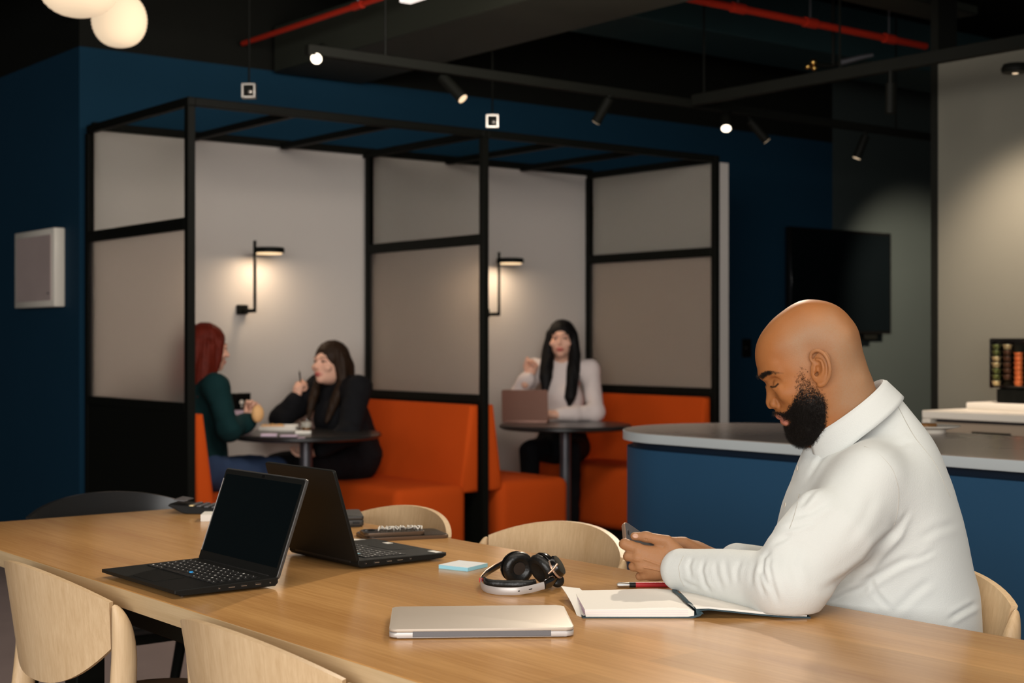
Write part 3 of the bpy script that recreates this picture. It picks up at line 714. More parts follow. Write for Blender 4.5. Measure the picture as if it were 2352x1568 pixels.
# ------------------------------------------------------------------ open black laptops
def laptop(loc, rz, w, d, lid, tilt, label, body, lidm, keyrows, dot, side, extras=True):
    t = empty('laptop', loc, rz, label, 'laptop')
    z0 = .004
    MX = Matrix(((0, 0, 1, 0), (1, 0, 0, 0), (0, 1, 0, 0), (0, 0, 0, 1)))   # (y, z) profile swept across x
    base = B().prism([(0, z0 + .006), (.012, z0 + .001), (d - .006, z0), (d, z0 + .006), (d, z0 + .016), (0, z0 + .0125)], -w / 2, w / 2, .0015, 1, MX).obj('base', body, t)
    for sx in (-1, 1):
        for yy in (.03, d - .03): B().lathe([(0, 0), (.006, 0), (.006, z0 + .001), (0, z0 + .001)], (sx * (w / 2 - .03), yy, 0), 10).obj('foot', M['key'], t)
    def dz(y): return z0 + .0125 + .0035 * y / d
    kb = B(); ky0, ky1 = d * .40, d * .87
    kb.box((-w / 2 + .020, ky0, 0), (w / 2 - .020, ky1, .0004)); kbo = kb.obj('keyboard_well', M['key'], t)
    kbo.location = (0, 0, dz((ky0 + ky1) / 2) - .0003 - .0000); kbo.rotation_euler.x = math.atan2(.0035, d); kbo.location.z = z0 + .0125
    rows = 6; ph = (ky1 - ky0) / rows; cols = 14; pw = (w - .046) / cols; km = None; ks = None
    mk = B()
    for r in range(rows):
        y = ky0 + (r + .5) * ph; zz = .0004
        cells = [(c, 1) for c in range(cols)]
        if r == 0: cells = [(0, 1), (1, 1), (2, 1), (3, 6), (9, 1), (10, 1), (11, 1), (12, 1), (13, 1)]
        for c, n in cells:
            x = -w / 2 + .023 + (c + n / 2) * pw
            if n == 1:
                if km is None:
                    k = B().box((-pw / 2 + .0012, -ph / 2 + .0012, 0), (pw / 2 - .0012, ph / 2 - .0012, .0016), .0006, 1).obj('key', M['key'], kbo); km = k.data
                else: k = link('key', km, None, kbo)
            else: k = B().box((-pw * n / 2 + .0012, -ph / 2 + .0012, 0), (pw * n / 2 - .0012, ph / 2 - .0012, .0016), .0006, 1).obj('key', M['key'], kbo)
            k.location = (x, y, zz)
            if (r, c) != (0, 3):
                s = .0011 if (r * 7 + c * 3) % 4 else .0019
                mk.box((x - .004, y + .001, zz + .0015), (x - .004 + s * 2, y + .001 + s * 1.8, zz + .00185))
    tag(mk.obj('key_legends', M['key_mark'], kbo), kind='stuff')
    B().box((-.046, d * .06, 0), (.046, d * .36, .0006), .0002, 1).obj('touchpad', M['laptop_black'], kbo)
    if dot is not None: B().lathe([(0, 0), (.0045, 0), (.004, .003), (0, .0035)], (dot[0], dot[1], .0012), 12).obj('pointing_stick', M['blue_dot'], kbo, 60)
    # ports along the visible side
    for (yy, l, hgt, m) in ((d * .42, .006, .005, 'key'), (d * .54, .016, .0026, 'key'), (d * .66, .014, .005, 'key'), (d * .80, .014, .0065, 'key'), (d * .92, .005, .0045, 'key')):
        B().box((side * (w / 2 - .003), yy - l / 2, z0 + .0075 - hgt / 2), (side * (w / 2 + .0003), yy + l / 2, z0 + .0075 + hgt / 2), .0004, 1).obj('port', M[m], t)
        B().box((side * (w / 2 - .003), yy - l / 2 + .001, z0 + .0068), (side * (w / 2 + .0005), yy + l / 2 - .002, z0 + .0080)).obj('port_tongue', M['steel'], t)
    # lid
    L = empty('lid', (0, d - .004, z0 + .013), 0); L.parent = t; L.rotation_euler.x = -R(tilt)
    XZ = Matrix(((1, 0, 0, 0), (0, 0, 1, 0), (0, 1, 0, 0), (0, 0, 0, 1)))
    B().prism(rrect(w, lid, .007, 4, (0, lid / 2)), 0, .007, .001, 1, XZ).obj('lid_shell', lidm, L)
    B().prism(rrect(w - .006, lid - .006, .005, 3, (0, lid / 2)), -.0008, .0002, 0, 1, XZ).obj('bezel', M['laptop_black'], L)
    B().prism(rrect(w - .020, lid - .034, .001, 2, (0, lid / 2 + .004)), -.0012, -.0006, 0, 1, XZ).obj('display', M['screen'], L)
    B().box((-.006, -.0012, lid - .010), (.006, -.0007, lid - .005)).obj('webcam', M['gloss_black'], L)
    B().box((-w / 2 + .03, -.004, -.006), (w / 2 - .03, .007, .004), .002, 2).obj('hinge', M['key'], t).matrix_local = Matrix.Translation((0, d - .004, z0 + .013))
    return t, kbo, L
l1, k1, L1 = laptop((1.216, 2.716, TZ), R(-90), .338, .218, .203, 19.5, 'open black laptop with its keyboard and dark screen towards us', M['laptop_black'], M['laptop_grey'], 6, (.008, .112), 1)
B().box((-.169 + .0045, -.0020, .022), (-.169 + .0062, -.0012, .180)).obj('screen_reflection_strip', M['silver_edge'], L1).name = 'painted_reflection'  # thin pale strip stands in for a reflection along the display side
l2, k2, L2 = laptop((1.906, 2.786, TZ), R(90), .290, .228, .205, 17.0, 'open black laptop seen from behind its lid, back of the pair', M['laptop_black'], M['laptop_black'], 6, None, -1)
B().box((-.136, .006, .0), (-.104, .022, .0005)).obj('sticker', M['paper'], k2)
B().box((.05, .010, .0), (.072, .026, .0005)).obj('sticker', M['paper'], k2)
B().box((-.072, .176, .0021), (-.060, .184, .0024)).obj('blue_key_cap', M['sticky_blue'], k2)

# ------------------------------------------------------------------ closed silver laptop
p0, p1 = on_table(897, 1468), on_table(1316, 1463.5)
a = math.atan2((p1 - p0).y, (p1 - p0).x); c = (p0 + p1) / 2; W3, D3 = .300, .206
t = empty('laptop', (c.x, c.y, TZ), a, 'closed silver laptop lying in the foreground beside the notebook', 'laptop')
B().prism(rrect(W3, D3, .013, 7, (0, D3 / 2)), .002, .0105, .0025, 2).obj('base', M['silver_edge'], t)
B().prism(rrect(W3, D3, .013, 7, (0, D3 / 2)), .0112, .0162, .0022, 3).obj('lid', M['silver'], t)
B().box((-.112, -.0006, .0028), (.112, .006, .0122), .0006, 1).obj('hinge_strip', M['hinge_grey'], t)
for sx in (-1, 1):
    for y in (.03, D3 - .03): B().lathe([(0, 0), (.008, 0), (.007, .0025), (0, .0025)], (sx * .12, y, 0), 12).obj('foot', M['hinge_grey'], t)

# ------------------------------------------------------------------ open notebook
p0 = on_table(1343, 1419); nb_r = YAW
t = empty('notebook', (p0.x, p0.y, TZ), nb_r, 'thick open notebook with white pages under the man\'s forearm', 'notebook')
XZ = Matrix(((1, 0, 0, 0), (0, 0, 1, 0), (0, 1, 0, 0), (0, 0, 0, 1)))
ND = .196
def strip(b, top, bot, y0, y1, shear=0.0):
    n = len(top); poly = list(top) + list(reversed(bot))
    v0 = [(p[0] - shear * 0, y0, p[1]) for p in poly]; v1 = [(p[0] - shear, y1, p[1]) for p in poly]; m = len(poly)
    b._new(v0 + v1, [tuple(range(m))[::-1], tuple(range(m, 2 * m))] + [(i, (i + 1) % m, m + (i + 1) % m, m + i) for i in range(m)]); return b
left_top = [(0, .0150), (.03, .0152), (.07, .0160), (.12, .0182), (.155, .0185), (.180, .0165), (.190, .012)]
left_bot = [(.002, .0022), (.03, .0022), (.07, .0022), (.12, .0022), (.155, .0022), (.180, .0024), (.190, .004)]
strip(B(), left_top, left_bot, 0, ND, .010).obj('page_block', M['paper'], t, 30)
for k in range(3):
    zz = .006 + k * .0032
    strip(B(), [(-.0007, zz + .0004), (.18, zz + .0008)], [(-.0007, zz), (.18, zz + .0003)], -.0004, ND + .0004, .010).obj('page_edge', M['lilac_paper'], t)
strip(B(), [(-.004, .0020), (.16, .0020), (.185, .0022), (.194, .006), (.198, .010), (.203, .012), (.206, .008)], [(-.004, 0), (.16, 0), (.187, 0), (.200, .004), (.2035, .0075), (.2045, .0085), (.2055, .0072)], -.003, ND + .004, .010).obj('cover', M['cover_teal'], t, 30)
right_top = [(.192, .0185), (.215, .0195), (.25, .0165), (.29, .0125), (.33, .0085), (.36, .0062), (.386, .0050)]
right_bot = [(.194, .0160), (.215, .0165), (.25, .0130), (.29, .0088), (.33, .0050), (.36, .0030), (.386, .0028)]
strip(B(), right_top, right_bot, 0, ND, .010).obj('page_block', M['paper'], t, 30)
strip(B(), [(.198, .0148), (.215, .0162), (.25, .0127), (.29, .0085), (.33, .0047), (.36, .0026), (.392, .0022)], [(.199, .0128), (.215, .0142), (.25, .0107), (.29, .0065), (.33, .0027), (.36, .0004), (.392, 0)], -.003, ND + .004, .010).obj('cover', M['cover_teal'], t, 30)
B().grid(lambda u, w: (-.012 - .012 * w * w + u * .035 - .010 * w, .012 + w * (ND + .004), .0165 - .012 * (1 - u) * (1 - w) - .006 * (1 - w) + .004 * w * (1 - u)), 6, 10,
         lambda u, w: (-.012 - .012 * w * w + u * .035 - .010 * w, .012 + w * (ND + .004), .0160 - .012 * (1 - u) * (1 - w) - .006 * (1 - w) + .004 * w * (1 - u))).obj('loose_page', M['paper'], t, 60)
rb = [(.178, ND + .002, .0180), (.174, ND * .85, .0190), (.181, ND * .6, .0192), (.184, ND * .3, .0188), (.191, .02, .0178), (.197, -.002, .0150), (.198, -.004, .008)]
B().tube([(p[0], p[1], p[2]) for p in rb], .0045, 6, True, .0007).obj('ribbon_marker', M['cover_teal'], t, 60)

# pen behind the notebook
p0, p1 = on_table(1417, 1343, TZ + .005), on_table(1532, 1342, TZ + .005)
t = empty('pen', p0, math.atan2((p1 - p0).y, (p1 - p0).x), 'red pen with black and metal cap behind the notebook', 'pen')
B().tube([(.030, 0, 0), (.150, 0, 0)], .005, 14).obj('barrel', M['red_plastic'], t)
B().tube([(.0, 0, 0), (.004, 0, 0), (.024, 0, 0)], (.003, .005, .005), 14).obj('metal_cap', M['steel'], t)
B().tube([(.024, 0, 0), (.0365, 0, 0)], .0052, 14).obj('black_band', M['key'], t)

# ------------------------------------------------------------------ sticky notes, calculator, phones
def pad(x, y, ang, s, h, top, side, label):
    c = on_table(x, y); t = empty('sticky_notes', (c.x, c.y, TZ), YAW + R(ang), label, 'sticky notes')
    B().box((-s / 2, -s / 2, 0), (s / 2, s / 2, h - .0006), .0004, 1).obj('pad', side, t)
    B().box((-s / 2, -s / 2, h - .0006), (s / 2, s / 2, h), .0002, 1).obj('top_sheet', top, t)
pad(1064, 1303.5, -33, .075, .0085, M['sticky_top'], M['sticky_blue'], 'blue sticky note pad beside the headphones')
pad(498, 1193, 4, .076, .018, M['paper'], M['paper'], 'white sticky note pad beside the calculator')
c = on_table(478, 1176)
t = empty('calculator', (c.x, c.y, TZ), YAW + R(-6), 'black desk calculator with tilted display behind the laptops', 'calculator')
cal = B().prism([(-.10, .022), (-.095, .028), (-.05, .022), (.09, .014), (.10, .010), (.095, .0), (-.045, 0), (-.06, .003)], -.05, .05, .002, 1, Matrix(((1, 0, 0, 0), (0, 0, 1, 0), (0, 1, 0, 0), (0, 0, 0, 1)))).obj('body', M['laptop_black'], t)
B().box((-.088, -.04, 0), (-.055, .04, .003), .001, 1).obj('display', M['hinge_grey'], t).matrix_local = Matrix.Translation((0, 0, .0255)) @ Matrix.Rotation(R(7.6), 4, 'Y')
kk = None
for i in range(6):
    for j in range(4):
        mcol = 'capsule_gold' if (i == 0 and j == 0) else 'hinge_grey'
        k = B().box((-.007, -.008, 0), (.007, .008, .005), .0015, 1).obj('button', M[mcol], t)
        x = -.035 + i * .0215; k.location = (x, -.035 + j * .0235, .0205 - (x + .05) * .0571)
c = on_table(920, 1236)
t = empty('tablet', (c.x, c.y, TZ), YAW + R(20), 'black tablet lying under a phone behind the laptops', 'tablet')
B().prism(rrect(.205, .13, .014, 6, (.012, .03)), 0, .0085, .002, 2).obj('body', M['phone_bronze'], t)
B().prism(rrect(.199, .124, .012, 6, (.012, .03)), .0083, .0095, .0003, 1).obj('glass', M['gloss_black'], t)
t2 = empty('phone', camw(*[0, 0]), YAW + R(18), 'black phone lying on the tablet behind the laptops', 'phone')
c2 = on_table(905, 1228, TZ + .0095); t2.location = (c2.x, c2.y, TZ + .0095)
B().prism(rrect(.150, .074, .012, 6, (0, .02)), 0, .0085, .002, 2).obj('body', M['phone_bronze'], t2)
B().prism(rrect(.145, .069, .010, 6, (0, .02)), .0083, .0092, .0003, 1).obj('glass', M['gloss_black'], t2)
B().box((-.066, .030, .0085), (-.040, .050, .0108), .002, 2).obj('camera_bump', M['gloss_black'], t2)
pts = [(-.038, .002, .004)] + [(-.032 + i * .0016 + .003 * math.sin(i * 1.7), .02 + .016 * math.sin(i * 1.13 + .4), .0035 + .0035 * (1 + math.sin(i * 2.1))) for i in range(66)]
o = B().tube(pts, .0016, 7).obj('earphone_cord', M['paper'], None, 80); o.location = (c2.x, c2.y, TZ + .0175); o.rotation_euler.z = YAW + R(18)
tag(o, 'white tangled earphone cord lying on the phone', 'cord')
c = on_table(812, 1244)
o = B().box((-.05, -.03, 0), (.03, .03, .0035), .0008, 1).obj('card', M['paper']); o.location = (c.x, c.y, TZ); o.rotation_euler.z = YAW + R(-14); tag(o, 'white card beside the tablet, half behind the laptop lid', 'card')
c = on_table(820, 1210)
t = empty('laptop', (c.x, c.y, TZ), YAW + R(10), 'closed dark grey laptop on the far table edge, mostly hidden by the open lid', 'laptop')
B().prism(rrect(.26, .16, .008, 4, (-.112, .08)), .003, .018, .002, 2).obj('base', M['laptop_grey'], t)
B().prism(rrect(.26, .16, .008, 4, (-.112, .08)), .0188, .028, .002, 2).obj('lid', M['laptop_grey'], t)
for x, l in ((-.045, .03), (-.002, .018)): B().box((x - l / 2, -.0006, .008), (x + l / 2, .004, .014), .0005, 1).obj('port', M['key'], t)
for x in (-.2, 0): B().box((x - .02, .01, 0), (x + .01, .04, .0035)).obj('foot', M['key'], t)

# ------------------------------------------------------------------ headphones
t = empty('headphones', on_table(1190, 1350), YAW, 'black headphones with silver headband folded on the table', 'headphones')
HI = (Matrix.Translation(t.location) @ Matrix.Rotation(YAW, 4, 'Z')).inverted()
def hp(x, y, z): return HI @ on_table(x, y, z)
def hq(x, y, d): return HI @ px(x, y, d)
band = [hp(1105, 1331, .7530), hp(1105, 1341, .7500), hp(1113, 1350, .7485), hp(1133, 1355.5, .7482), hp(1160, 1357.5, .7484), hp(1190, 1357, .7492), hp(1220, 1352, .7512), hp(1250, 1344, .7550)]
B().spline(band, [.0013] * 8, 8, True, [.0072] * 8).obj('headband', M['silver_edge'], t, 60)
ins = [b + Vector((0, -.0016, .0)) for b in band[4:]]
B().tube(ins[1:-1] + [ins[-1] + Vector((-.006, 0, 0))], .0004, 6, True, .0011).obj('band_slot', M['key'], t, 60)
cu = [hp(1112, 1330, .7540), hp(1122, 1339, .7520), hp(1150, 1342, .7510), hp(1185, 1343, .7515), hp(1215, 1340.5, .7530), hp(1230, 1337.5, .7545)]
B().spline(cu, (.003, .0055, .0062, .0062, .0058, .004), 12, True, (.006, .0085, .009, .009, .0085, .007)).obj('headband_cushion', M['leather'], t, 60)
arm = [hp(1106, 1330, .7540), hp(1118, 1316, .7560), hp(1138, 1303, .7620), hp(1158, 1292, .7680)]
B().spline(arm, [.0025] * 4, 8, True, [.0068] * 4).obj('arm', M['gloss_black'], t, 60)
B().tube([p + Vector((-.001, -.001, .006)) for p in arm], .0012, 6).obj('trim', M['rose_trim'], t, 60)
B().box((-.0035, -.003, -.005), (.003, .003, .004), .001, 1).obj('hinge', M['red_plastic'], t).location = band[0]
def disc(c, nrm, prof, name, m, par):
    q = Vector(nrm).normalized().to_track_quat('Z', 'Y').to_matrix().to_4x4()
    return B().lathe(prof, (0, 0, 0), 32, Matrix.Translation(c) @ q).obj(name, m, par, 50)
cush = [(0, .006), (.014, .0075), (.019, .012), (.025, .0135), (.031, .010), (.033, .003), (.031, -.003), (0, -.004)]
shell = [(0, .010), (.016, .009), (.026, .004), (.031, -.004), (.031, -.008), (0, -.008)]
c1 = hq(1189, 1303, 2.93)
disc(c1, (.42, -.88, -.12), cush, 'ear_cushion', M['leather'], t)
disc(c1 + Vector((-.008, .014, .002)), (-.42, .88, .16), shell, 'ear_cup', M['gloss_black'], t)
disc(c1 + Vector((.0033, -.0068, -.001)), (.42, -.88, -.12), [(0, 0), (.0125, 0), (.013, .0006), (0, .001)], 'speaker_cloth', mat('speaker_cloth', srgb(38, 26, 16), .9), t)
c2 = hq(1247, 1306, 2.90)
disc(c2, (-.72, -.50, -.42), cush, 'ear_cushion', M['leather'], t)
disc(c2 + Vector((.010, .007, .006)), (.72, .50, .42), shell, 'ear_cup', M['gloss_black'], t)
c3 = hq(1280, 1300, 2.89)
disc(c3, (.80, -.25, .50), [(0, .007), (.020, .006), (.022, .002), (.0225, -.006), (0, -.007)], 'swivel_disc', M['gloss_black'], t)
disc(c3 + Vector((-.004, .001, -.003)), (.80, -.25, .50), [(.021, .003), (.0235, .002), (.0235, -.001), (.021, -.002)], 'trim_ring', M['rose_trim'], t)
B().tube([band[-1] + Vector((0, .001, .001)), hp(1264, 1336, .7570), hp(1276, 1325, .7600), hq(1284, 1306, 2.885)], (.004, .005, .006, .005), 10, True, (.009, .011, .010, .008)).obj('arm', M['gloss_black'], t, 60)
B().tube([hq(1260, 1317, 2.868), hq(1271, 1306, 2.866), hq(1280, 1294, 2.866)], .0022, 8).obj('trim', M['rose_trim'], t, 60)
disc(hq(1280, 1332, 2.89), (.3, -.7, .4), [(0, .006), (.010, .006), (.014, .002), (.014, -.003), (0, -.004)], 'hinge_cap', M['leather'], t)

# ------------------------------------------------------------------ the man at the table (local frame: x = view right, y = away, z = up)
MD, MA = 2.85, .70
man = empty('person', camw(MA, MD), YAW, 'bald bearded man in a white shirt seated at the table looking at a phone', 'person')
def mp(x, y, c=0.0):
    d = MD + c; return np.array(((x - CX) / FPX * d - MA, c, CAMH - (y - CY) / FPX * d))
def to_px(V):
    d = MD + V[:, 1]; return CX + (V[:, 0] + MA) / d * FPX, CY - (V[:, 2] - CAMH) / d * FPX
SK = MD / FPX
def lofted(out, ins, off=10, reg=1e-3):
    """g(x, z) = squared half-thickness of a mirror-symmetric mass: zero on the outline, given inside"""
    P, Vv = [], []; n = len(out)
    pl = [(o[0], o[1]) for o in out]
    for i, (x, y, rl) in enumerate(out):
        x0, y0 = out[i - 1][:2]; x1, y1 = out[(i + 1) % n][:2]
        tx, ty = x1 - x0, y1 - y0; l = math.hypot(tx, ty); nx, ny = ty / l, -tx / l
        if in_poly(np.array([x + nx * 2]), np.array([y + ny * 2]), pl)[0]: nx, ny = -nx, -ny
        P.append((x * SK, y * SK)); Vv.append(0)
        o = min(off, rl * 400 + 2); P.append(((x + nx * o) * SK, (y + ny * o) * SK)); Vv.append(-2 * rl * o * SK)
    for x, y, h in ins: P.append((x * SK, y * SK)); Vv.append(h * h)
    return rbf(P, np.array(Vv), reg)
def loft_field(fd, g, k, x0, x1, y0, y1, cap=.035):
    X = (fd.ax[0] + MA) / MD * FPX + CX; Y = CY - (fd.ax[2] - CAMH) / MD * FPX
    gx, gy = np.meshgrid(X, Y, indexing='ij'); G = g(gx * SK, gy * SK)
    far = np.maximum(np.maximum(x0 - gx, gx - x1), np.maximum(y0 - gy, gy - y1)) * SK
    G = np.where(far > 0, np.minimum(G, -2 * .03 * far), G)
    dgx, dgy = np.gradient(G, fd.h); c = fd.ax[1][None, :, None]
    f = (c * c - G[:, None, :]) / (np.sqrt(4 * c * c + (dgx ** 2 + dgy ** 2)[:, None, :]) + .012)
    f = np.clip(f, -.06, .2).astype(np.float32)
    a, b = fd.F, f
    if k > 0:
        hh = np.maximum(k - np.abs(a - b), 0) / k; fd.F = np.minimum(a, b) - hh * hh * k * .25
    else: fd.F = np.minimum(a, b)

# ---- head and neck
hd_out = [(2008, 886, .05), (1994.5, 850.6, .055), (1986, 825, .06), (1978.7, 800.9, .062), (1973.9, 776.6, .065), (1965.4, 750, .068), (1952, 730.6, .07), (1932.7, 710, .07), (1913.3, 697.9, .07),
          (1893.9, 691.3, .07), (1869.7, 687.9, .07), (1852.7, 687.9, .07), (1835.7, 691.8, .068), (1816.3, 701.5, .066), (1796.9, 714.8, .064), (1777.6, 730.6, .062), (1763, 746.3, .06), (1749.7, 764.5, .058),
          (1741.2, 781.5, .056), (1735.9, 800.9, .054), (1735.1, 817.8, .052), (1737.6, 837.2, .046), (1741.7, 850.6, .040), (1745.2, 861.5, .032), (1751.5, 870, .018), (1758.2, 877.2, .011), (1760.4, 886, .009), (1760, 898, .009),
          (1760.1, 912.4, .010), (1759.0, 924.5, .012), (1762.3, 934.2, .012), (1769, 939.5, .011), (1777.5, 939.5, .010), (1782.0, 943.5, .012), (1781.4, 949, .014), (1783.5, 955, .016), (1789, 960.4, .016), (1796.2, 962.5, .014),
          (1796.2, 967, .016), (1800, 973, .018), (1808.5, 975, .018), (1814.2, 980, .022), (1813.4, 992.3, .026), (1818.8, 1003, .028), (1827, 1012, .03), (1842, 1020, .04), (1866, 1038, .05), (1890, 1075, .05), (1930, 1095, .05), (1990, 1075, .05), (2030, 1000, .05), (2024, 930, .05)]
hd_in = [(1890, 765, .0785), (1935, 765, .070), (1850, 735, .069), (1905, 725, .060), (1945, 800, .066), (1820, 760, .067), (1790, 785, .060), (1765, 805, .049), (1760, 840, .044), (1775, 825, .052), (1800, 820, .062), (1845, 800, .0715), (1900, 820, .0775),
         (1860, 835, .0725), (1820, 845, .066), (1790, 850, .057), (1772, 858, .045), (1757, 856, .032), (1788, 880, .0455), (1805, 882, .058), (1830, 890, .066), (1772, 884, .026), (1765, 895, .0115), (1767, 910, .012), (1772, 920, .0145), (1775, 905, .019), (1783, 908, .034),
         (1800, 905, .051), (1825, 915, .062), (1860, 905, .0685), (1785, 925, .024), (1795, 932, .038), (1810, 945, .047), (1840, 945, .058), (1875, 940, .063), (1792, 950, .025), (1806, 962, .030), (1822, 980, .034), (1835, 995, .037), (1850, 970, .050), (1880, 975, .055),
         (1940, 850, .066), (1950, 900, .064), (1920, 910, .066), (1970, 870, .056), (1920, 960, .060), (1980, 930, .056), (1930, 1030, .060), (1880, 1010, .050)]
hg = lofted(hd_out, hd_in, 10, 4e-6)
lo = mp(1722, 1075); hi = mp(2050, 672); HS = .0015
hf = Field((lo[0], -.108, lo[2]), (hi[0], .108, hi[2]), HS)
loft_field(hf, hg, 0, 1725, 2045, 675, 1090)
def both(fn):
    for s in (-1, 1): fn(s)
def mirror(p, s): return np.array((p[0], abs(p[1]) * s, p[2]))
def head_detail(s):
    P = lambda x, y, c: mirror(mp(x, y, -abs(c)), s) if s < 0 else mirror(mp(x, y, -abs(c)), 1)
    hf.curve([P(1760, 861, .012), P(1771, 855, .027), P(1790, 858, .042)], [.0064, .0066, .004], .016)              # brow
    hf.ell(P(1779, 883, .037), (.012, .010, .010), None, .014, 'sub')                                                # socket
    hf.ell(P(1789.5, 881, .0325), (.0104, .0106, .0104), None, .006)                                                   # closed lid
    hf.curve([P(1771, 888, .026), P(1780, 891.5, .038), P(1791, 889, .045)], [.0022, .0028, .0022], .004)            # lower lid
    hf.ell(P(1813, 903, .049), (.020, .011, .012), None, .026)                                                       # cheekbone
    hf.ell(P(1778.5, 928, .0135), (.0078, .0060, .0070), None, .006)                                                 # nostril wing
    hf.cap(P(1784, 917, .020), P(1790, 931, .022), .0022, .0026, .006, 'sub')                                        # wing crease
    hf.ell(P(1771, 938.5, .0075), (.0042, .0026, .0022), None, .003, 'sub')                                          # nostril
    # ear
    q = mp(1884, 843, -.086)
    tl = math.atan2(1890 - 1873, 884 - 806); yw = R(24) * s
    A = Matrix.Rotation(tl, 3, 'Y') @ Matrix.Rotation(yw, 3, 'Z')
    c = P(1885, 843, .086)
    hf.ell(c, (.0185, .0050, .0305), [[A[i][j] for j in range(3)] for i in range(3)], .006)
    hx = [(1869, 834, .081), (1862, 823, .0805), (1864, 811, .083), (1874, 805, .088), (1886, 807.5, .093), (1896, 817, .097), (1903, 832, .099), (1906, 848, .098), (1904, 863, .094), (1898, 874, .089), (1890, 882, .0855), (1882, 883, .083), (1878, 875, .080)]
    hf.curve([P(*p) for p in hx], [.0030, .0033, .0034, .0035, .0036, .0037, .0037, .0037, .0038, .0044, .0052, .0050, .003], .0025)
    hf.curve([P(1871, 817, .089), P(1883, 816, .0945), P(1893, 827, .0985), P(1898, 845, .099), P(1897, 861, .096)], [.0016, .0022, .0025, .0024, .0016], .002, 'sub')
    hf.curve([P(1876, 825, .0865), P(1886, 829, .0915), P(1891, 843, .0935), P(1890, 858, .0915), P(1884, 868, .087)], [.0024, .0030, .0033, .0034, .003], .003)
    hf.ell(P(1879, 848, .0915), (.0060, .0090, .0100), None, .0025, 'sub')
    hf.ell(P(1876.5, 857, .090), (.0042, .016, .0062), None, .0025, 'sub')
    hf.ell(P(1878, 834, .0915), (.0052, .0060, .0036), None, .002, 'sub')
    hf.ell(P(1871, 851, .0805), (.0040, .0042, .0065), None, .003)                                                   # tragus
both(head_detail)
hf.ell(mp(1791.5, 955.5), (.0065, .021, .0058), None, .006); hf.ell(mp(1802, 968.5), (.0072, .019, .0062), None, .006)  # lips
hf.chain([mp(1789, 962, -.012), mp(1797, 962.5), mp(1789, 962, .012)], [.001, .0016, .001], .003, 'sub')
beard_poly = [(1833, 838), (1831, 852), (1828, 880), (1831, 897), (1822, 915), (1813, 937), (1803, 947), (1792, 946), (1781, 945), (1780, 951), (1790, 953), (1806, 959), (1819, 966), (1812, 976), (1806, 978), (1808, 995), (1816, 1010), (1832, 1024), (1870, 1020), (1895, 985), (1897, 960), (1899, 932), (1895, 912), (1887, 898), (1870, 886), (1856, 864), (1850, 842)]
HV, HQ = hf.mesh(4)
# ---- beard swells out of the skin a little
def vnormals(V, Q):
    n = np.cross(V[Q[:, 2]] - V[Q[:, 0]], V[Q[:, 3]] - V[Q[:, 1]]); N = np.zeros_like(V)
    for i in range(4):
        for j in range(3): N[:, j] += np.bincount(Q[:, i], n[:, j], len(V))
    return N / (np.linalg.norm(N, axis=1)[:, None] + 1e-12)
HN = vnormals(HV, HQ)
mirV = HV.copy(); mirV[:, 1] = -np.abs(mirV[:, 1]); hxp, hyp = to_px(mirV)
bm = soft_in(hxp, hyp, beard_poly, 7.0) * np.where(hxp < 1808, np.clip((hyp - 941) / 4, 0, 1), 1)
dens = np.clip(bm * np.clip((hyp - 832) / 118, .06, 1) ** 1.15, 0, 1)
bfull = np.clip((hyp - 915) / 60, 0, 1) * bm
HV = HV + HN * (bfull * .0045)[:, None]
lipm = np.maximum(soft_in(hxp, hyp, [(1779, 953), (1789, 951.5), (1806, 957.5), (1816, 966), (1811, 975), (1800, 976), (1792, 968), (1782, 958)], 2.5), 0) * (np.abs(HV[:, 1]) < .026)
browm = soft_in(hxp, hyp, [(1744, 864), (1750, 857), (1763, 851.5), (1776, 852), (1799, 857), (1776, 857.5), (1762, 862), (1752, 870)], 2.0) * np.where(hxp > 1772, .55, .95)
lashm = (np.abs(HV[:, 1]) > .022) * np.clip(1.6 - poly_dist(hxp, hyp, [(1768.5, 886.5), (1774, 889), (1781, 887.5), (1787, 881.5)], False) / 1.9, 0, 1)
stub = soft_in(hxp, hyp, [(1795, 790), (1812, 760), (1850, 735), (1910, 720), (1960, 760), (1985, 800), (2015, 870), (2030, 920), (1960, 960), (1915, 940), (1912, 850), (1895, 800), (1862, 800), (1850, 838), (1835, 838), (1822, 820)], 26)
maskA = np.stack([np.maximum(dens, 0), lipm, np.clip(browm + lashm * .9, 0, 1)], 1)
maskB = np.stack([stub, np.zeros_like(stub), np.zeros_like(stub)], 1)

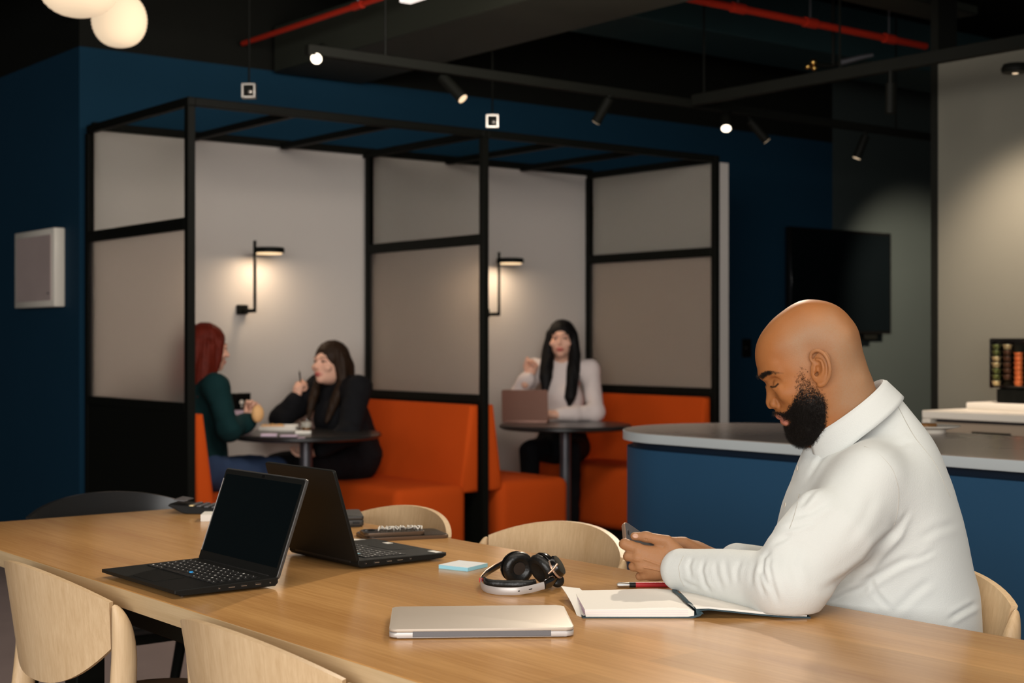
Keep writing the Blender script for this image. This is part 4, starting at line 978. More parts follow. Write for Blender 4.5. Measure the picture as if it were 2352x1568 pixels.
# ---- hands
def sc(p): return mp(*p)
hl = Field(mp(1415, 1350, -.10) - [0, 0, .0], mp(1600, 1212, .06), .0016)
lo = mp(1412, 1352, -.13); hi = mp(1640, 1212, .09)
def left_hand():
    f = Field((lo[0], -.125, lo[2]), (mp(1600, 1300, -.02)[0], .045, mp(1500, 1208, -.05)[2]), .0013)
    D0 = -.045
    def q(x, y, c): return mp(x, y, D0 + c / 1000)
    wr = q(1556, 1308, -10)
    mc = {'i': q(1466, 1261, -9), 'm': q(1465, 1281, -13), 'r': q(1471, 1301, -11), 'p': q(1481, 1320, -4)}
    for k, r in (('i', .0108), ('m', .0108), ('r', .0104), ('p', .0096)): f.cap(wr, mc[k], .0175, r, .012)
    f.ell(q(1512, 1288, 2), (.030, .0135, .024), None, .016)
    f.cap(q(1535, 1298, 4), q(1498, 1329, 8), .013, .0095, .012)                      # heel of the hand
    fin = {'i': ([mc['i'], q(1435, 1249, -3), q(1432, 1249, 22), q(1448, 1249, 34)], [.0112, .0108, .0092, .0078]),
           'm': ([mc['m'], q(1444, 1276, -5), q(1442, 1278, 20), q(1457, 1276, 33)], [.0108, .0102, .0092, .0078]),
           'r': ([mc['r'], q(1455, 1300, -3), q(1455, 1300, 18), q(1469, 1296, 30)], [.0102, .0096, .0086, .0074]),
           'p': ([mc['p'], q(1470, 1323, 2), q(1472, 1322, 17), q(1483, 1316, 27)], [.0092, .0084, .0076, .0066])}
    for k in fin: f.chain(fin[k][0], fin[k][1], .0022)
    for k in 'imr': f.ell(mc[k] + np.array((.002, -.0035, .0005)), (.0085, .0075, .0075), None, .008)   # knuckles
    th = [q(1566, 1280, -12), q(1533, 1242, -8), q(1484, 1232.5, -3), q(1457, 1231, 1)]
    f.chain(th, [.0150, .0108, .0088, .0076], .004)
    f.ell(q(1484, 1232, -3.5), (.0105, .0092, .0094), None, .006)
    f.cap(q(1545, 1272, -8), q(1490, 1268, -11), .013, .0085, .014)
    f.cap(wr, q(1625, 1318, -30), .0205, .0255, .02)                                  # wrist into the cuff
    for x0 in (1480, 1484): f.cap(q(x0, 1224, -6), q(x0 + 2, 1240, -13), .0006, .0006, .002, 'sub')     # thumb creases
    for a, b in ((1270, 1452), (1291, 1457), (1311, 1466)): f.cap(q(b - 8, a, -18), q(b + 12, a + 1, -26), .0016, .0008, .003, 'sub')
    f.cap(q(1478, 1247, -10), q(1530, 1252, -22), .0016, .0010, .004, 'sub')          # fold under the thumb
    for y0, y1 in ((1284, 1300), (1303, 1312)): f.cap(q(1480, y0, -26), q(1525, y1, -30), .0007, .0006, .004)   # tendons
    return f, th, fin
lf, lth, lfin = left_hand(); LV, LQ = lf.mesh(1)
def right_hand():
    f = Field((mp(1425, 1300, -.02)[0], -.04, mp(1500, 1325, .0)[2]), (mp(1720, 1300, .13)[0], .12, mp(1500, 1215, .06)[2]), .0015)
    def q(x, y, c): return mp(x, y, .045 + c / 1000)
    wr = q(1626, 1290, 4)
    mc = {'i': q(1545, 1248, 4), 'm': q(1538, 1262, 12), 'r': q(1543, 1277, 12), 'p': q(1553, 1291, 6)}
    for k, r in (('i', .0118), ('m', .0118), ('r', .011), ('p', .010)): f.cap(wr, mc[k], .0190, r, .014)
    f.ell(q(1590, 1268, 4), (.030, .014, .022), None, .02)
    f.chain([mc['i'], q(1512, 1252, 0), q(1488, 1256, -8), q(1470, 1257, -18)], [.0112, .0100, .009, .0078], .003)
    f.chain([mc['m'], q(1500, 1266, 6), q(1478, 1271, -4), q(1462, 1270, -14)], [.0112, .0100, .009, .0078], .003)
    f.chain([mc['r'], q(1506, 1285, 6), q(1486, 1288, -4), q(1472, 1286, -14)], [.0105, .0096, .0086, .0074], .003)
    f.chain([mc['p'], q(1522, 1300, 2), q(1506, 1303, -6), q(1494, 1301, -14)], [.0095, .0085, .0076, .0066], .003)
    f.chain([q(1612, 1276, -8), q(1572, 1250, -14), q(1532, 1243, -20), q(1505, 1241, -26)], [.0175, .0130, .0098, .0080], .005)
    f.cap(q(1606, 1272, -4), q(1566, 1252, -10), .014, .013, .012)
    f.chain([wr, q(1690, 1294, 10), q(1716, 1296, 14)], [.0190, .0225, .025], .02)
    return f
rf = right_hand(); RV, RQ = rf.mesh(1)

# ---- coarse trunk, arms and legs under the clothes, one surface
S_l, E_l, W_l = mp(1998, 1112, -.165), mp(1800, 1347, -.250), mp(1560, 1308, -.075)
S_r, E_r, W_r = mp(1978, 1100, .165), mp(1830, 1335, .27), mp(1690, 1293, .065)
HIP = mp(2085, 1565, 0)
def leg_pts(s):
    k = HIP + np.array((-.30 + (.02 if s < 0 else 0), -.02 + s * .11 - .24, -.02)); hp_ = HIP + np.array((-.02, s * .095, .0))
    k[2] = .56; kn = k + np.array((-.03, -.06, 0)); an = np.array((kn[0] + .03, kn[1] + .03, .09)); toe = an + np.array((-.12, -.10, -.055))
    return hp_, kn, an, toe
bf = Field(mp(1560, 1700, -.62) * [1, 1, 0] + [-.15, 0, .03], np.array((mp(2290, 900)[0], .36, mp(1900, 860)[2])), .011)
bf.chain([mp(1955, 930), mp(1985, 1010), mp(2020, 1120), mp(2050, 1300), HIP], [.044, .050, .085, .095, .105], .03)
Bl, Br = S_l + np.array((0, .045, -.015)), S_r + np.array((0, -.045, -.015)); bf.cap(Bl, Br, .036, .036, .03)
bf.chain([Bl, E_l + np.array((.008, .012, 0)), W_l], [.036, .032, .023], .01); bf.chain([Br, E_r + np.array((.008, -.012, 0)), W_r], [.036, .032, .023], .01)
for s in (-1, 1):
    a, k, an, toe = leg_pts(s); bf.chain([a, k, an], [.078, .056, .036], .03); bf.cap(an, toe, .032, .025, .02)
BV, BQ = bf.mesh(1)
nH = len(HV); extra = len(LV) + len(RV) + len(BV)
me = np_mesh('body', [(HV, HQ), (LV, LQ), (RV, RQ), (BV, BQ)], {'mask': np.concatenate([maskA, np.zeros((extra, 3))]), 'tone': np.concatenate([maskB, np.full((extra, 3), .55)])})

def skin_mat(name, base, shade, lips, hair, stub):
    m, N, L, P = new_mat(name)
    P.inputs['Roughness'].default_value = .55; P.inputs['Specular IOR Level'].default_value = .26
    P.inputs['Subsurface Weight'].default_value = .12; P.inputs['Subsurface Radius'].default_value = (.010, .004, .002); P.inputs['Subsurface Scale'].default_value = 1
    tc = N.new('ShaderNodeTexCoord')
    def noise(sc, det=4):
        n = N.new('ShaderNodeTexNoise'); n.inputs['Scale'].default_value = sc; n.inputs['Detail'].default_value = det; L.new(tc.outputs['Object'], n.inputs['Vector']); return n.outputs['Fac']
    def mix(f, a, b):
        mx = N.new('ShaderNodeMix'); mx.data_type = 'RGBA'
        for i, v in ((0, f), (6, a), (7, b)):
            if isinstance(v, (int, float, tuple)): mx.inputs[i].default_value = v
            else: L.new(v, mx.inputs[i])
        return mx.outputs[2]
    def mth(op, *a):
        k = N.new('ShaderNodeMath'); k.operation = op; k.use_clamp = op not in ('ADD',)
        for i, v in enumerate(a):
            if isinstance(v, (int, float)): k.inputs[i].default_value = v
            else: L.new(v, k.inputs[i])
        return k.outputs[0]
    def attr(nm):
        a = N.new('ShaderNodeAttribute'); a.attribute_name = nm; s = N.new('ShaderNodeSeparateColor'); L.new(a.outputs['Color'], s.inputs[0]); return s.outputs
    A, T = attr('mask'), attr('tone')
    c = mix(noise(22), base, shade)
    c = mix(mth('MULTIPLY', T[0], mth('ADD', mth('MULTIPLY', noise(260, 2), .5), .60)), c, stub)
    c = mix(mth('MULTIPLY', mth('SUBTRACT', noise(900, 1), .56), 1.6), c, shade)
    c = mix(A[1], c, lips)
    spk = mth('MULTIPLY', mth('SUBTRACT', mth('ADD', noise(420, 2), A[0]), .86), 3.2)
    c = mix(mth('MULTIPLY', spk, mth('GREATER_THAN', A[0], .02)), c, hair)
    c = mix(A[2], c, hair)
    L.new(c, P.inputs['Base Color'])
    b = N.new('ShaderNodeBump'); b.inputs['Strength'].default_value = .22; b.inputs['Distance'].default_value = .0012
    L.new(noise(500, 3), b.inputs['Height']); L.new(b.outputs[0], P.inputs['Normal'])
    return m
M['man_skin'] = skin_mat('man_skin', srgb(166, 108, 62), srgb(148, 92, 50), srgb(190, 124, 106), srgb(20, 14, 10), srgb(154, 121, 92))
body = link('body', me, M['man_skin'], man)
# thumb nail
nl = B().ball((0, 0, 0), (.0062, .0018, .0046), 8).obj('thumb_nail', M['nail'], man); nl.location = lth[3] + np.array((.0016, -.0082, .0015)); nl.rotation_euler = (R(-22), R(4), 0)

# ---- beard hair: short curls standing on the skin
def curls(V, N, w, n, length, rad, seed):
    rg = np.random.RandomState(seed); ids = rg.choice(len(V), n, p=w / w.sum()); out_v, out_q = [], []; o = 0
    for i in ids:
        p = V[i] + rg.normal(size=3) * .0008; nn = N[i]; t = np.cross(nn, rg.normal(size=3)); t /= np.linalg.norm(t) + 1e-9; b = np.cross(nn, t)
        L_ = length * (.6 + .8 * rg.rand()); ph = rg.rand() * 6.28; cr = .0009 + .0009 * rg.rand(); K = 10
        st = np.cumsum(rg.normal(.75, .55, K)) + ph; pts = [p + nn * L_ * k / (K - 1) - np.array((0, 0, .3)) * L_ * (k / (K - 1)) ** 2 + (t * math.cos(st[k]) + b * math.sin(st[k])) * cr * min(1, k / 3) + t * rg.normal() * .0003 for k in range(K)]
        for k, q in enumerate(pts):
            r = rad * (1 - .6 * k / (K - 1))
            for j in range(3): out_v.append(q + t * r * math.cos(j * 2.094) + b * r * math.sin(j * 2.094))
        for k in range(K - 1):
            for j in range(3): out_q.append((o + k * 3 + j, o + k * 3 + (j + 1) % 3, o + k * 3 + 3 + (j + 1) % 3, o + k * 3 + 3 + j))
        o += K * 3
    return np.array(out_v), np.array(out_q)
M['beard'] = mat('beard_hair', srgb(24, 18, 14), .6, 0, .3)
vis = (bm > .25)
w = np.where(vis, dens ** 1.15 * (dens > .05), 0)
cv, cq = curls(HV, HN, w, 13000, .0050, .00016, 3)
tag(link('beard', np_mesh('beard', [(cv, cq)]), M['beard'], man), kind='stuff')
wb = np.where(browm > .4, browm, 0); cv, cq = curls(HV, HN, wb, 420, .0036, .0002, 5)
link('eyebrows', np_mesh('eyebrows', [(cv, cq)]), M['beard'], man)

# ---- shirt
sh_out = [(2046, 900, .05), (2070, 912, .06), (2092, 942, .08), (2122, 983, .09), (2151.5, 1030.5, .10), (2169, 1078, .10), (2193, 1149, .10), (2210.7, 1208, .10), (2222.5, 1267, .10), (2229, 1308.6, .09), (2243, 1355, .08), (2244, 1385, .08), (2248, 1450, .09), (2256, 1520, .09),
          (2252, 1580, .09), (2200, 1612, .10), (2060, 1618, .10), (1930, 1600, .10), (1868, 1540, .09), (1838, 1450, .09), (1815, 1370, .09), (1796, 1300, .09), (1784.6, 1240, .09), (1789, 1208, .08), (1796, 1180, .08), (1808, 1143, .08), (1823, 1110, .08), (1838, 1054, .06), (1843, 1022, .05), (1880, 995, .05), (1945, 960, .05), (2005, 915, .05)]
sh_in = [(1995, 1010, .072), (1940, 1035, .075), (2060, 1010, .090), (1900, 1085, .118), (1880, 1062, .070), (1878, 1032, .030), (1900, 1012, .042), (1928, 1000, .046), (1962, 985, .054), (1990, 1090, .145), (2080, 1090, .145), (1880, 1150, .165), (1990, 1190, .170), (2110, 1190, .150), (1900, 1280, .150), (2000, 1300, .168), (2130, 1300, .148), (2020, 1420, .170), (1930, 1420, .155), (2150, 1420, .150), (2060, 1530, .178), (2000, 1080, .155)]
sg = lofted(sh_out, sh_in, 12)
sf = Field(np.array((mp(1500, 900, -.1)[0], -.37, mp(2000, 1640)[2])), np.array((mp(2290, 900)[0], .37, mp(2000, 870)[2])), .0033)
loft_field(sf, sg, 0, 1775, 2270, 890, 1625)
for S, E, W_, s in ((S_l, E_l, W_l, -1), (S_r, E_r, W_r, 1)):
    mid = S * .55 + E * .45
    sf.chain([S + np.array((.0, -s * .025, .0)), mid + np.array((.012, 0, -.006)), E], [.066, .069, .058], .065)
    Wd = (W_ - E); sf.chain([E, E + Wd * .5 + np.array((0, 0, .002)), E + Wd * .97], [.058, .050, .040], .02)
    sf.ell(E + np.array((.014, s * .0, -.002)), (.060, .052, .052), None, .03)
sf.cap(mp(2010, 1052, -.05), mp(2000, 1092, -.160), .034, .042, .03); sf.cap(mp(1985, 1015, .05), mp(1980, 1050, .165), .042, .046, .06)
sf.chain([mp(1870, 1170, -.215), mp(1822, 1228, -.235), mp(1803, 1252, -.24)], [.034, .032, .027], .035)   # shoulder slopes
sf.noise(.0009, 24, 11)
# the shirt rests on the table: trim what would dip into it
zt_ = (fz := sf.ax[2]); tab = np.broadcast_to((TZ + .0075 - zt_)[None, None, :], sf.F.shape)
wx = CA * (sf.ax[0] + MA)[:, None] + SA * (sf.ax[1] + MD)[None, :]                  # room x of the columns: table edge at TX1
over = np.minimum((TX1 + .012) - wx, .05)[:, :, None]
cut = np.minimum(tab, over); sf.F = np.maximum(sf.F, cut.astype(np.float32))
SV, SQ = sf.mesh(3)
SN = vnormals(SV, SQ); sxp, syp = to_px(SV); facing = np.clip(-SN[:, 1] * 2.2, 0, 1)
def crease(poly, w, amp):
    """press a soft fold line (valley with raised lips) into the near side of the cloth"""
    c = np.where((facing > 0) & (sxp > min(p[0] for p in poly) - 5 * w) & (sxp < max(p[0] for p in poly) + 5 * w) & (syp > min(p[1] for p in poly) - 5 * w) & (syp < max(p[1] for p in poly) + 5 * w))[0]
    x, y = sxp[c], syp[c]; best = np.full(len(c), 1e9); tt = np.zeros(len(c)); sg = np.zeros(len(c)); n = len(poly) - 1
    for i in range(n):
        (x0, y0), (x1, y1) = poly[i], poly[i + 1]; dx, dy = x1 - x0, y1 - y0
        t = np.clip(((x - x0) * dx + (y - y0) * dy) / (dx * dx + dy * dy), 0, 1); d = np.hypot(x - x0 - t * dx, y - y0 - t * dy)
        m = d < best; best[m] = d[m]; tt[m] = (i + t[m]) / n; sg[m] = np.sign((x - x0) * dy - (y - y0) * dx)[m]
    tp = np.clip(np.minimum(tt, 1 - tt) * 4 + .12, 0, 1); q = best / w
    h = -np.exp(-q ** 2) + (.75 + .25 * sg) * .8 * np.exp(-((q - 1.9) / 1.1) ** 2)
    SV[c] += SN[c] * (h * amp * .001 * tp * facing[c] * (q < 5))[:, None]
for poly, w, amp in (([(1768, 1264), (1754, 1280), (1751, 1305), (1757, 1330), (1766, 1352)], 5, 3.6), ([(1752, 1300), (1744, 1320), (1749, 1345), (1756, 1368)], 5, 2.0), ([(1768, 1268), (1764, 1300), (1770, 1330), (1780, 1362), (1788, 1388)], 6, 2.6),
                     ([(1736, 1284), (1728, 1310), (1724, 1348)], 6, 1.6), ([(1702, 1282), (1692, 1310), (1692, 1345)], 6, 1.3), ([(1618, 1283), (1611, 1310), (1619, 1342), (1634, 1360)], 5, 2.0), ([(1590, 1278), (1582, 1300), (1587, 1328)], 5, 1.6),
                     ([(1566, 1332), (1585, 1342), (1606, 1350)], 4, 1.3), ([(1642, 1286), (1646, 1320), (1660, 1356)], 6, 1.2), ([(1664, 1282), (1668, 1310), (1676, 1345)], 6, .9),
                     ([(1906, 1038), (1878, 1066), (1853, 1105)], 6, 2.4), ([(1904, 1086), (1866, 1125), (1833, 1172)], 8, 2.6), ([(1934, 1006), (1897, 1036), (1872, 1068)], 5, 1.8), ([(1910, 1145), (1862, 1175), (1820, 1190)], 9, 2.2), ([(1872, 1192), (1840, 1204), (1800, 1214)], 6, 1.8),
                     ([(2062, 1195), (2052, 1222), (2015, 1258), (1990, 1292), (1945, 1326), (1892, 1354)], 9, 5.0), ([(2088, 1170), (2064, 1212), (2030, 1250)], 6, 1.6), ([(2106, 1272), (2052, 1300), (2002, 1330), (1958, 1380)], 8, 2.8), ([(2150, 1262), (2110, 1282), (2080, 1292)], 6, 1.2),
                     ([(1998, 1325), (2010, 1360), (2046, 1402)], 6, 2.2), ([(2246, 1384), (2216, 1400), (2176, 1424)], 6, 3.4), ([(1900, 1388), (1950, 1362), (1990, 1345)], 6, 2.0), ([(2140, 1330), (2100, 1360), (2040, 1420)], 9, 1.6), ([(2200, 1200), (2150, 1215), (2110, 1240)], 9, 1.2),
                     ([(2100, 1010), (2070, 1022), (2035, 1026)], 7, 1.4), ([(2010, 1130), (1985, 1190), (1940, 1250)], 12, 1.2), ([(1835, 1250), (1820, 1300), (1836, 1350)], 10, 1.6), ([(1820, 1225), (1795, 1240), (1772, 1250)], 6, 1.6)):
    crease(poly, w, amp)
shirt = link('shirt', np_mesh('shirt', [(SV, SQ)]), M['shirt'], man)
SN = vnormals(SV, SQ)
def drape(poly, r, name, m, par, up=.0006, n=40):
    """stitched line lying on the near side of the shirt"""
    P = []; L_ = [0]
    for a, b in zip(poly, poly[1:]): L_.append(L_[-1] + math.dist(a, b))
    for i in range(n + 1):
        s = L_[-1] * i / n; k = min(len(poly) - 2, max(j for j in range(len(poly) - 1) if L_[j] <= s + 1e-9)); f = (s - L_[k]) / (L_[k + 1] - L_[k])
        x = poly[k][0] + (poly[k + 1][0] - poly[k][0]) * f; y = poly[k][1] + (poly[k + 1][1] - poly[k][1]) * f
        d2 = (sxp - x) ** 2 + (syp - y) ** 2; c = np.where(d2 < 16)[0]
        if len(c) == 0: continue
        j = c[np.argmin(SV[c, 1] + .002 * d2[c] / 16)]; P.append(SV[j] + SN[j] * up)
    P = np.array(P)
    for _ in range(12): P[1:-1] = (P[:-2] + 2 * P[1:-1] + P[2:]) / 4
    if len(P) > 3: return B().tube([tuple(p) for p in P], r, 6).obj(name, m, par, 80)
drape([(1985, 1022), (2005, 1030), (2021, 1040), (2051, 1072), (2068, 1125), (2066, 1165), (2057, 1208)], .0005, 'armhole_seam', M['shirt_in'], shirt)
drape([(2060, 925), (2100, 1000), (2150, 1060), (2185, 1140)], .0005, 'back_seam', M['shirt_in'], shirt)
drape([(1833, 1134), (1829, 1160), (1820, 1190), (1811, 1212)], .0005, 'pocket_edge', M['shirt_in'], shirt)
drape([(1568, 1275), (1556, 1300), (1560, 1330), (1570, 1348)], .0005, 'cuff_seam', M['shirt_in'], shirt)
# collar
def collar():
    cb, cf = mp(2034, 892), mp(1858, 1012); C = (cb + cf) / 2; ax = (cb - cf) / 2; la = np.linalg.norm(ax); ax = ax / la
    up = np.array((-ax[2], 0, ax[0])); up = up if up[2] > 0 else -up; lat = np.array((0, 1, 0))
    b = B(); prof = [(-.002, -.030), (-.003, -.012), (-.001, .008), (.004, .0135), (.009, .008), (.013, -.010), (.018, -.034)]
    def pt(u, w):
        th = (2 * u - 1) * R(158); k = w * (len(prof) - 1); i = min(int(k), len(prof) - 2); f = k - i
        ro = prof[i][0] * (1 - f) + prof[i + 1][0] * f; no = prof[i][1] * (1 - f) + prof[i + 1][1] * f
        a = abs(th); tipk = max(0, (a - R(95)) / R(63)) ** 1.5
        if k > 4: no -= tipk * .016 * (k - 4) / 2; ro += (tipk * .006 + .008 * max(0, a / R(158)) ** 2) * (k - 4) / 2
        thx = th
        return C + ax * math.cos(thx) * (la + ro) + lat * math.sin(thx) * (.0705 + ro) + up * (no + .004 * math.cos(th))
    b.grid(lambda u, w: tuple(pt(u, w)), 64, 18)
    o = b.obj('collar', M['shirt'], shirt, 80); md = o.modifiers.new('solid', 'SOLIDIFY'); md.thickness = .0022; md.offset = 0
    return o
collar()
# front placket edge with buttons
for y, x in ((1075, 1832), (1160, 1803)):
    B().lathe([(0, 0), (.005, 0), (.0055, .0012), (0, .0018)], (0, 0, 0), 14).obj('button', M['white_gloss'], shirt).matrix_local = Matrix.Translation(mp(x, y, -.012)) @ Matrix.Rotation(R(-80), 4, 'Y')
# ---- trousers and shoes (under the table)
tf = Field(np.array((mp(1560, 1700)[0] - .12, -.62, .06)), np.array((mp(2290, 900)[0], .36, .74)), .011)
tf.ell(HIP + np.array((.005, 0, .0)), (.150, .185, .115), None, .05)
for s in (-1, 1):
    a, k, an, toe = leg_pts(s); tf.chain([a, k, an + np.array((0, 0, .03))], [.090, .068, .052], .03)
tf.noise(.0025, 30, 2)
TV, TQ = tf.mesh(1); link('trousers', np_mesh('trousers', [(TV, TQ)]), M['dark_trousers'], man)
for s in (-1, 1):
    a, k, an, toe = leg_pts(s); q = Field(np.minimum(an, toe) - .08, np.maximum(an, toe) + .08, .006)
    q.cap(an + np.array((.03, .02, -.05)), toe + np.array((-.02, -.015, 0)), .040, .034, .02); q.cap(an, an + np.array((0, 0, .03)), .045, .045, .02)
    q.F = np.maximum(q.F, (.004 - q.ax[2])[None, None, :]); v_, q_ = q.mesh(1); link('shoe', np_mesh('shoe', [(v_, q_)]), M['shoe'], man)
# ---- the phone in his hands
pc = Vector(mp(1439, 1238, -.022))
t = empty('phone', Vector(man.location) + Matrix.Rotation(YAW, 3, 'Z') @ pc, 0, 'gold-edged phone held in the bald man\'s hands', 'phone')
ang = Matrix.Rotation(YAW, 4, 'Z') @ Matrix.Rotation(R(20), 4, 'Z') @ Matrix.Rotation(R(34), 4, 'Y') @ Matrix.Rotation(R(34), 4, 'X')
t.rotation_euler = ang.to_euler()
B().prism(rrect(.140, .066, .010, 6, (.064, .020)), -.004, .004, .0015, 2).obj('body', M['rose_trim'], t)
B().prism(rrect(.136, .062, .009, 6, (.064, .020)), .0038, .0046, .0003, 1).obj('glass', M['hinge_grey'], t)
B().prism(rrect(.136, .062, .009, 6, (.064, .020)), -.0046, -.0038, .0003, 1).obj('back_glass', M['silver_edge'], t)
B().box((.000, .012, .0046), (.004, .026, .0050), .0002, 1).obj('speaker_slot', M['key'], t)

# ------------------------------------------------------------------ the three women in the booths
M['fair_skin'] = skin_mat('fair_skin', srgb(232, 184, 160), srgb(222, 170, 146), srgb(180, 84, 78), srgb(52, 36, 30), srgb(214, 160, 134))
def woman(loc, yaw, label, hc, hyaw, hpitch, chest, sh, arms, knees, hairmat, topmat, legmat, hair, bulk=1.0, hem=.56, feet=None, rings=False):
    t = empty('person', loc, yaw, label, 'person')
    Hm = np.array((Matrix.Rotation(hyaw, 3, 'Z') @ Matrix.Rotation(hpitch, 3, 'X'))); hc = np.array(hc, float)
    hp_ = lambda *q: hc + Hm @ np.array(q, float)
    V3 = lambda p: np.array(p, float)
    neck = V3((0, chest[1] - .01, sh[2] + .03))
    # head and neck, fine
    f = Field(hc - .17, hc + .17, .0045)
    f.ell(hp_(0, -.012, .028), (.076, .094, .088), Hm, .02); f.ell(hp_(0, .028, -.040), (.058, .064, .078), Hm, .03)
    f.cap(hp_(0, .060, -.088), hp_(0, .066, -.096), .020, .018, .025)
    f.chain([hp_(0, .088, .005), hp_(0, .108, -.030)], [.006, .0105], .012); f.ell(hp_(0, .102, -.034), (.015, .009, .007), Hm, .008)
    for s in (-1, 1):
        f.ell(hp_(s * .032, .092, .004), (.015, .010, .009), Hm, .012, 'sub'); f.ell(hp_(s * .032, .078, .003), (.012, .012, .011), Hm, .005)
        f.ell(hp_(s * .046, .064, -.030), (.022, .018, .018), Hm, .02); f.chain([hp_(s * .012, .092, .022), hp_(s * .048, .078, .024)], [.006, .005], .012)
        f.ell(hp_(s * .078, -.005, -.010), (.008, .018, .030), Hm, .008)
    f.ell(hp_(0, .090, -.064), (.022, .010, .006), Hm, .006); f.ell(hp_(0, .088, -.074), (.019, .010, .006), Hm, .006)
    f.chain([hp_(0, -.010, -.06), neck], [.052, .055], .03)
    parts = [f.mesh(2)]; Vh = parts[0][0]; q = (Vh - hc) @ Hm
    fr_ = q[:, 1] > .05
    lip = np.clip(1.6 - np.hypot(q[:, 0] / .024, (q[:, 2] + .069) / .0125) * 1.1, 0, 1) * fr_
    eye = sum(np.clip(1.7 - np.hypot((q[:, 0] - s * .032) / .014, (q[:, 2] - .003) / .0055) * 1.2, 0, 1) for s in (-1, 1)) * fr_
    brow = sum(np.clip(1.7 - np.hypot((q[:, 0] - s * .032) / .020, (q[:, 2] - .026) / .0040) * 1.2, 0, 1) for s in (-1, 1)) * fr_ * .7
    mask = [np.stack([np.zeros(len(q)), lip, np.clip(eye + brow, 0, 1)], 1)]
    # hands
    for (s, el, wr, ht, curl) in arms:
        el, wr, ht = V3(el), V3(wr), V3(ht); d = ht - wr; L_ = np.linalg.norm(d); d /= L_
        side = np.cross(d, V3((0, 0, 1)) if abs(d[2]) < .8 else V3((0, 1, 0))); side /= np.linalg.norm(side); nrm = np.cross(side, d) * (1 if curl >= 0 else -1)
        g = Field(np.minimum(wr, ht) - .10, np.maximum(wr, ht) + .11, .0036)
        g.cap(wr - d * .06, wr, .024, .023, .01); g.cap(wr, wr + d * .05, .023, .030, .02)
        for i in range(4):
            o = side * (i - 1.5) * .0185; b = wr + d * (.080 - .004 * abs(i - 1.3)) + o; g.cap(wr + o * .5, b, .016, .0105, .012)
            l = (.072, .080, .075, .058)[i]; c = abs(curl) * (1 + .12 * i)
            p1 = b + (d * math.cos(c) + nrm * math.sin(c)) * l * .45; p2 = p1 + (d * math.cos(2 * c) + nrm * math.sin(2 * c)) * l * .32; p3 = p2 + (d * math.cos(2.8 * c) + nrm * math.sin(2.8 * c)) * l * .25
            g.chain([b, p1, p2, p3], [.0100, .0090, .0080, .0068], .003)
        tb = wr + d * .02 - side * .02 * s; t1 = tb + d * .030 - side * s * .022 + nrm * .012; t2 = t1 + d * .030 - side * s * .004 + nrm * .016
        g.chain([tb, t1, t2, t2 + d * .022 + nrm * .008], [.016, .0115, .0098, .0075], .006)
        parts.append(g.mesh(1)); mask.append(np.zeros((len(parts[-1][0]), 3)))
    # trunk and limbs, coarse, inside the clothes
    hip = V3((0, 0, .55)); ch = V3(chest)
    b = Field((-.45, -.35, .02), (.45, .75, sh[2] + .15), .014)
    b.chain([neck, ch, hip], [.05, .10, .11], .05)
    shp = {s: V3((s * sh[0], sh[1], sh[2])) for s in (-1, 1)}
    b.cap(shp[-1], shp[1], .045, .045, .04)
    for (s, el, wr, ht, curl) in arms: b.chain([shp[s], V3(el), V3(wr)], [.040, .030, .022], .02)
    kn = {-1: V3(knees[0]), 1: V3(knees[1])}
    ft = {s: kn[s] + V3((0, -.02, -kn[s][2] + .09)) for s in (-1, 1)}
    if feet: ft = {-1: V3(feet[0]), 1: V3(feet[1])}
    for s in (-1, 1): b.chain([hip + V3((s * .09, 0, -.02)), kn[s], ft[s]], [.070, .050, .034], .03)
    parts.append(b.mesh(1)); mask.append(np.zeros((len(parts[-1][0]), 3)))
    mk = np.concatenate(mask)
    link('body', np_mesh('body', parts, {'mask': mk, 'tone': np.zeros_like(mk)}), M['fair_skin'], t)
    # top
    c = Field((-.50, -.40, .40), (.50, .65, sh[2] + .16), .0085)
    c.chain([ch + V3((0, -.005, .10)), ch, hip + V3((0, 0, .02))], [.105 * bulk, .130 * bulk, .150 * bulk], .08)
    c.cap(ch + V3((-.05, .05, .01)), ch + V3((.05, .05, .01)), .085 * bulk, .085 * bulk, .05)
    c.cap(shp[-1], shp[1], .062 * bulk, .062 * bulk, .06); c.chain([neck + V3((0, -.005, -.005)), ch], [.064, .10], .05)
    for (s, el, wr, ht, curl) in arms:
        el, wr = V3(el), V3(wr); c.chain([shp[s], el], [.068 * bulk, .055 * bulk], .04); c.chain([el, el + (wr - el) * .93], [.054 * bulk, .040], .02)
        c.ell(el, (.060, .060, .060), None, .02)
        for k in (.15, .3, .55, .8):
            m = el + (wr - el) * k; c.ell(m, (.048, .048, .048), None, .02)
    c.noise(.0035, 26, 3); c.noise(.0016, 60, 4)
    c.F = np.maximum(c.F, np.sqrt((c.ax[0][:, None, None] - neck[0]) ** 2 + (c.ax[1][None, :, None] - neck[1] - .02) ** 2 + (c.ax[2][None, None, :] - neck[2] - .045) ** 2) * -1 + .050)
    c.F = np.maximum(c.F, (hem - c.ax[2])[None, None, :])
    link('top', np_mesh('top', [c.mesh(2)]), topmat, t)
    # trousers and shoes
    p = Field((-.36, -.32, .04), (.36, .75, .80), .0115)
    p.ell(hip + V3((0, -.01, .0)), (.165, .135, .105), None, .05)
    for s in (-1, 1): p.chain([hip + V3((s * .09, .02, -.015)), kn[s], ft[s] + V3((0, 0, .03))], [.086, .064, .050], .03)
    p.cap(hip + V3((0, -.01, .02)), ch * V3((1, 1, 0)) + V3((0, -.01, hem + .01)), .150, .140 * bulk, .05)
    p.noise(.003, 30, 8)
    link('trousers', np_mesh('trousers', [p.mesh(2)]), legmat, t)
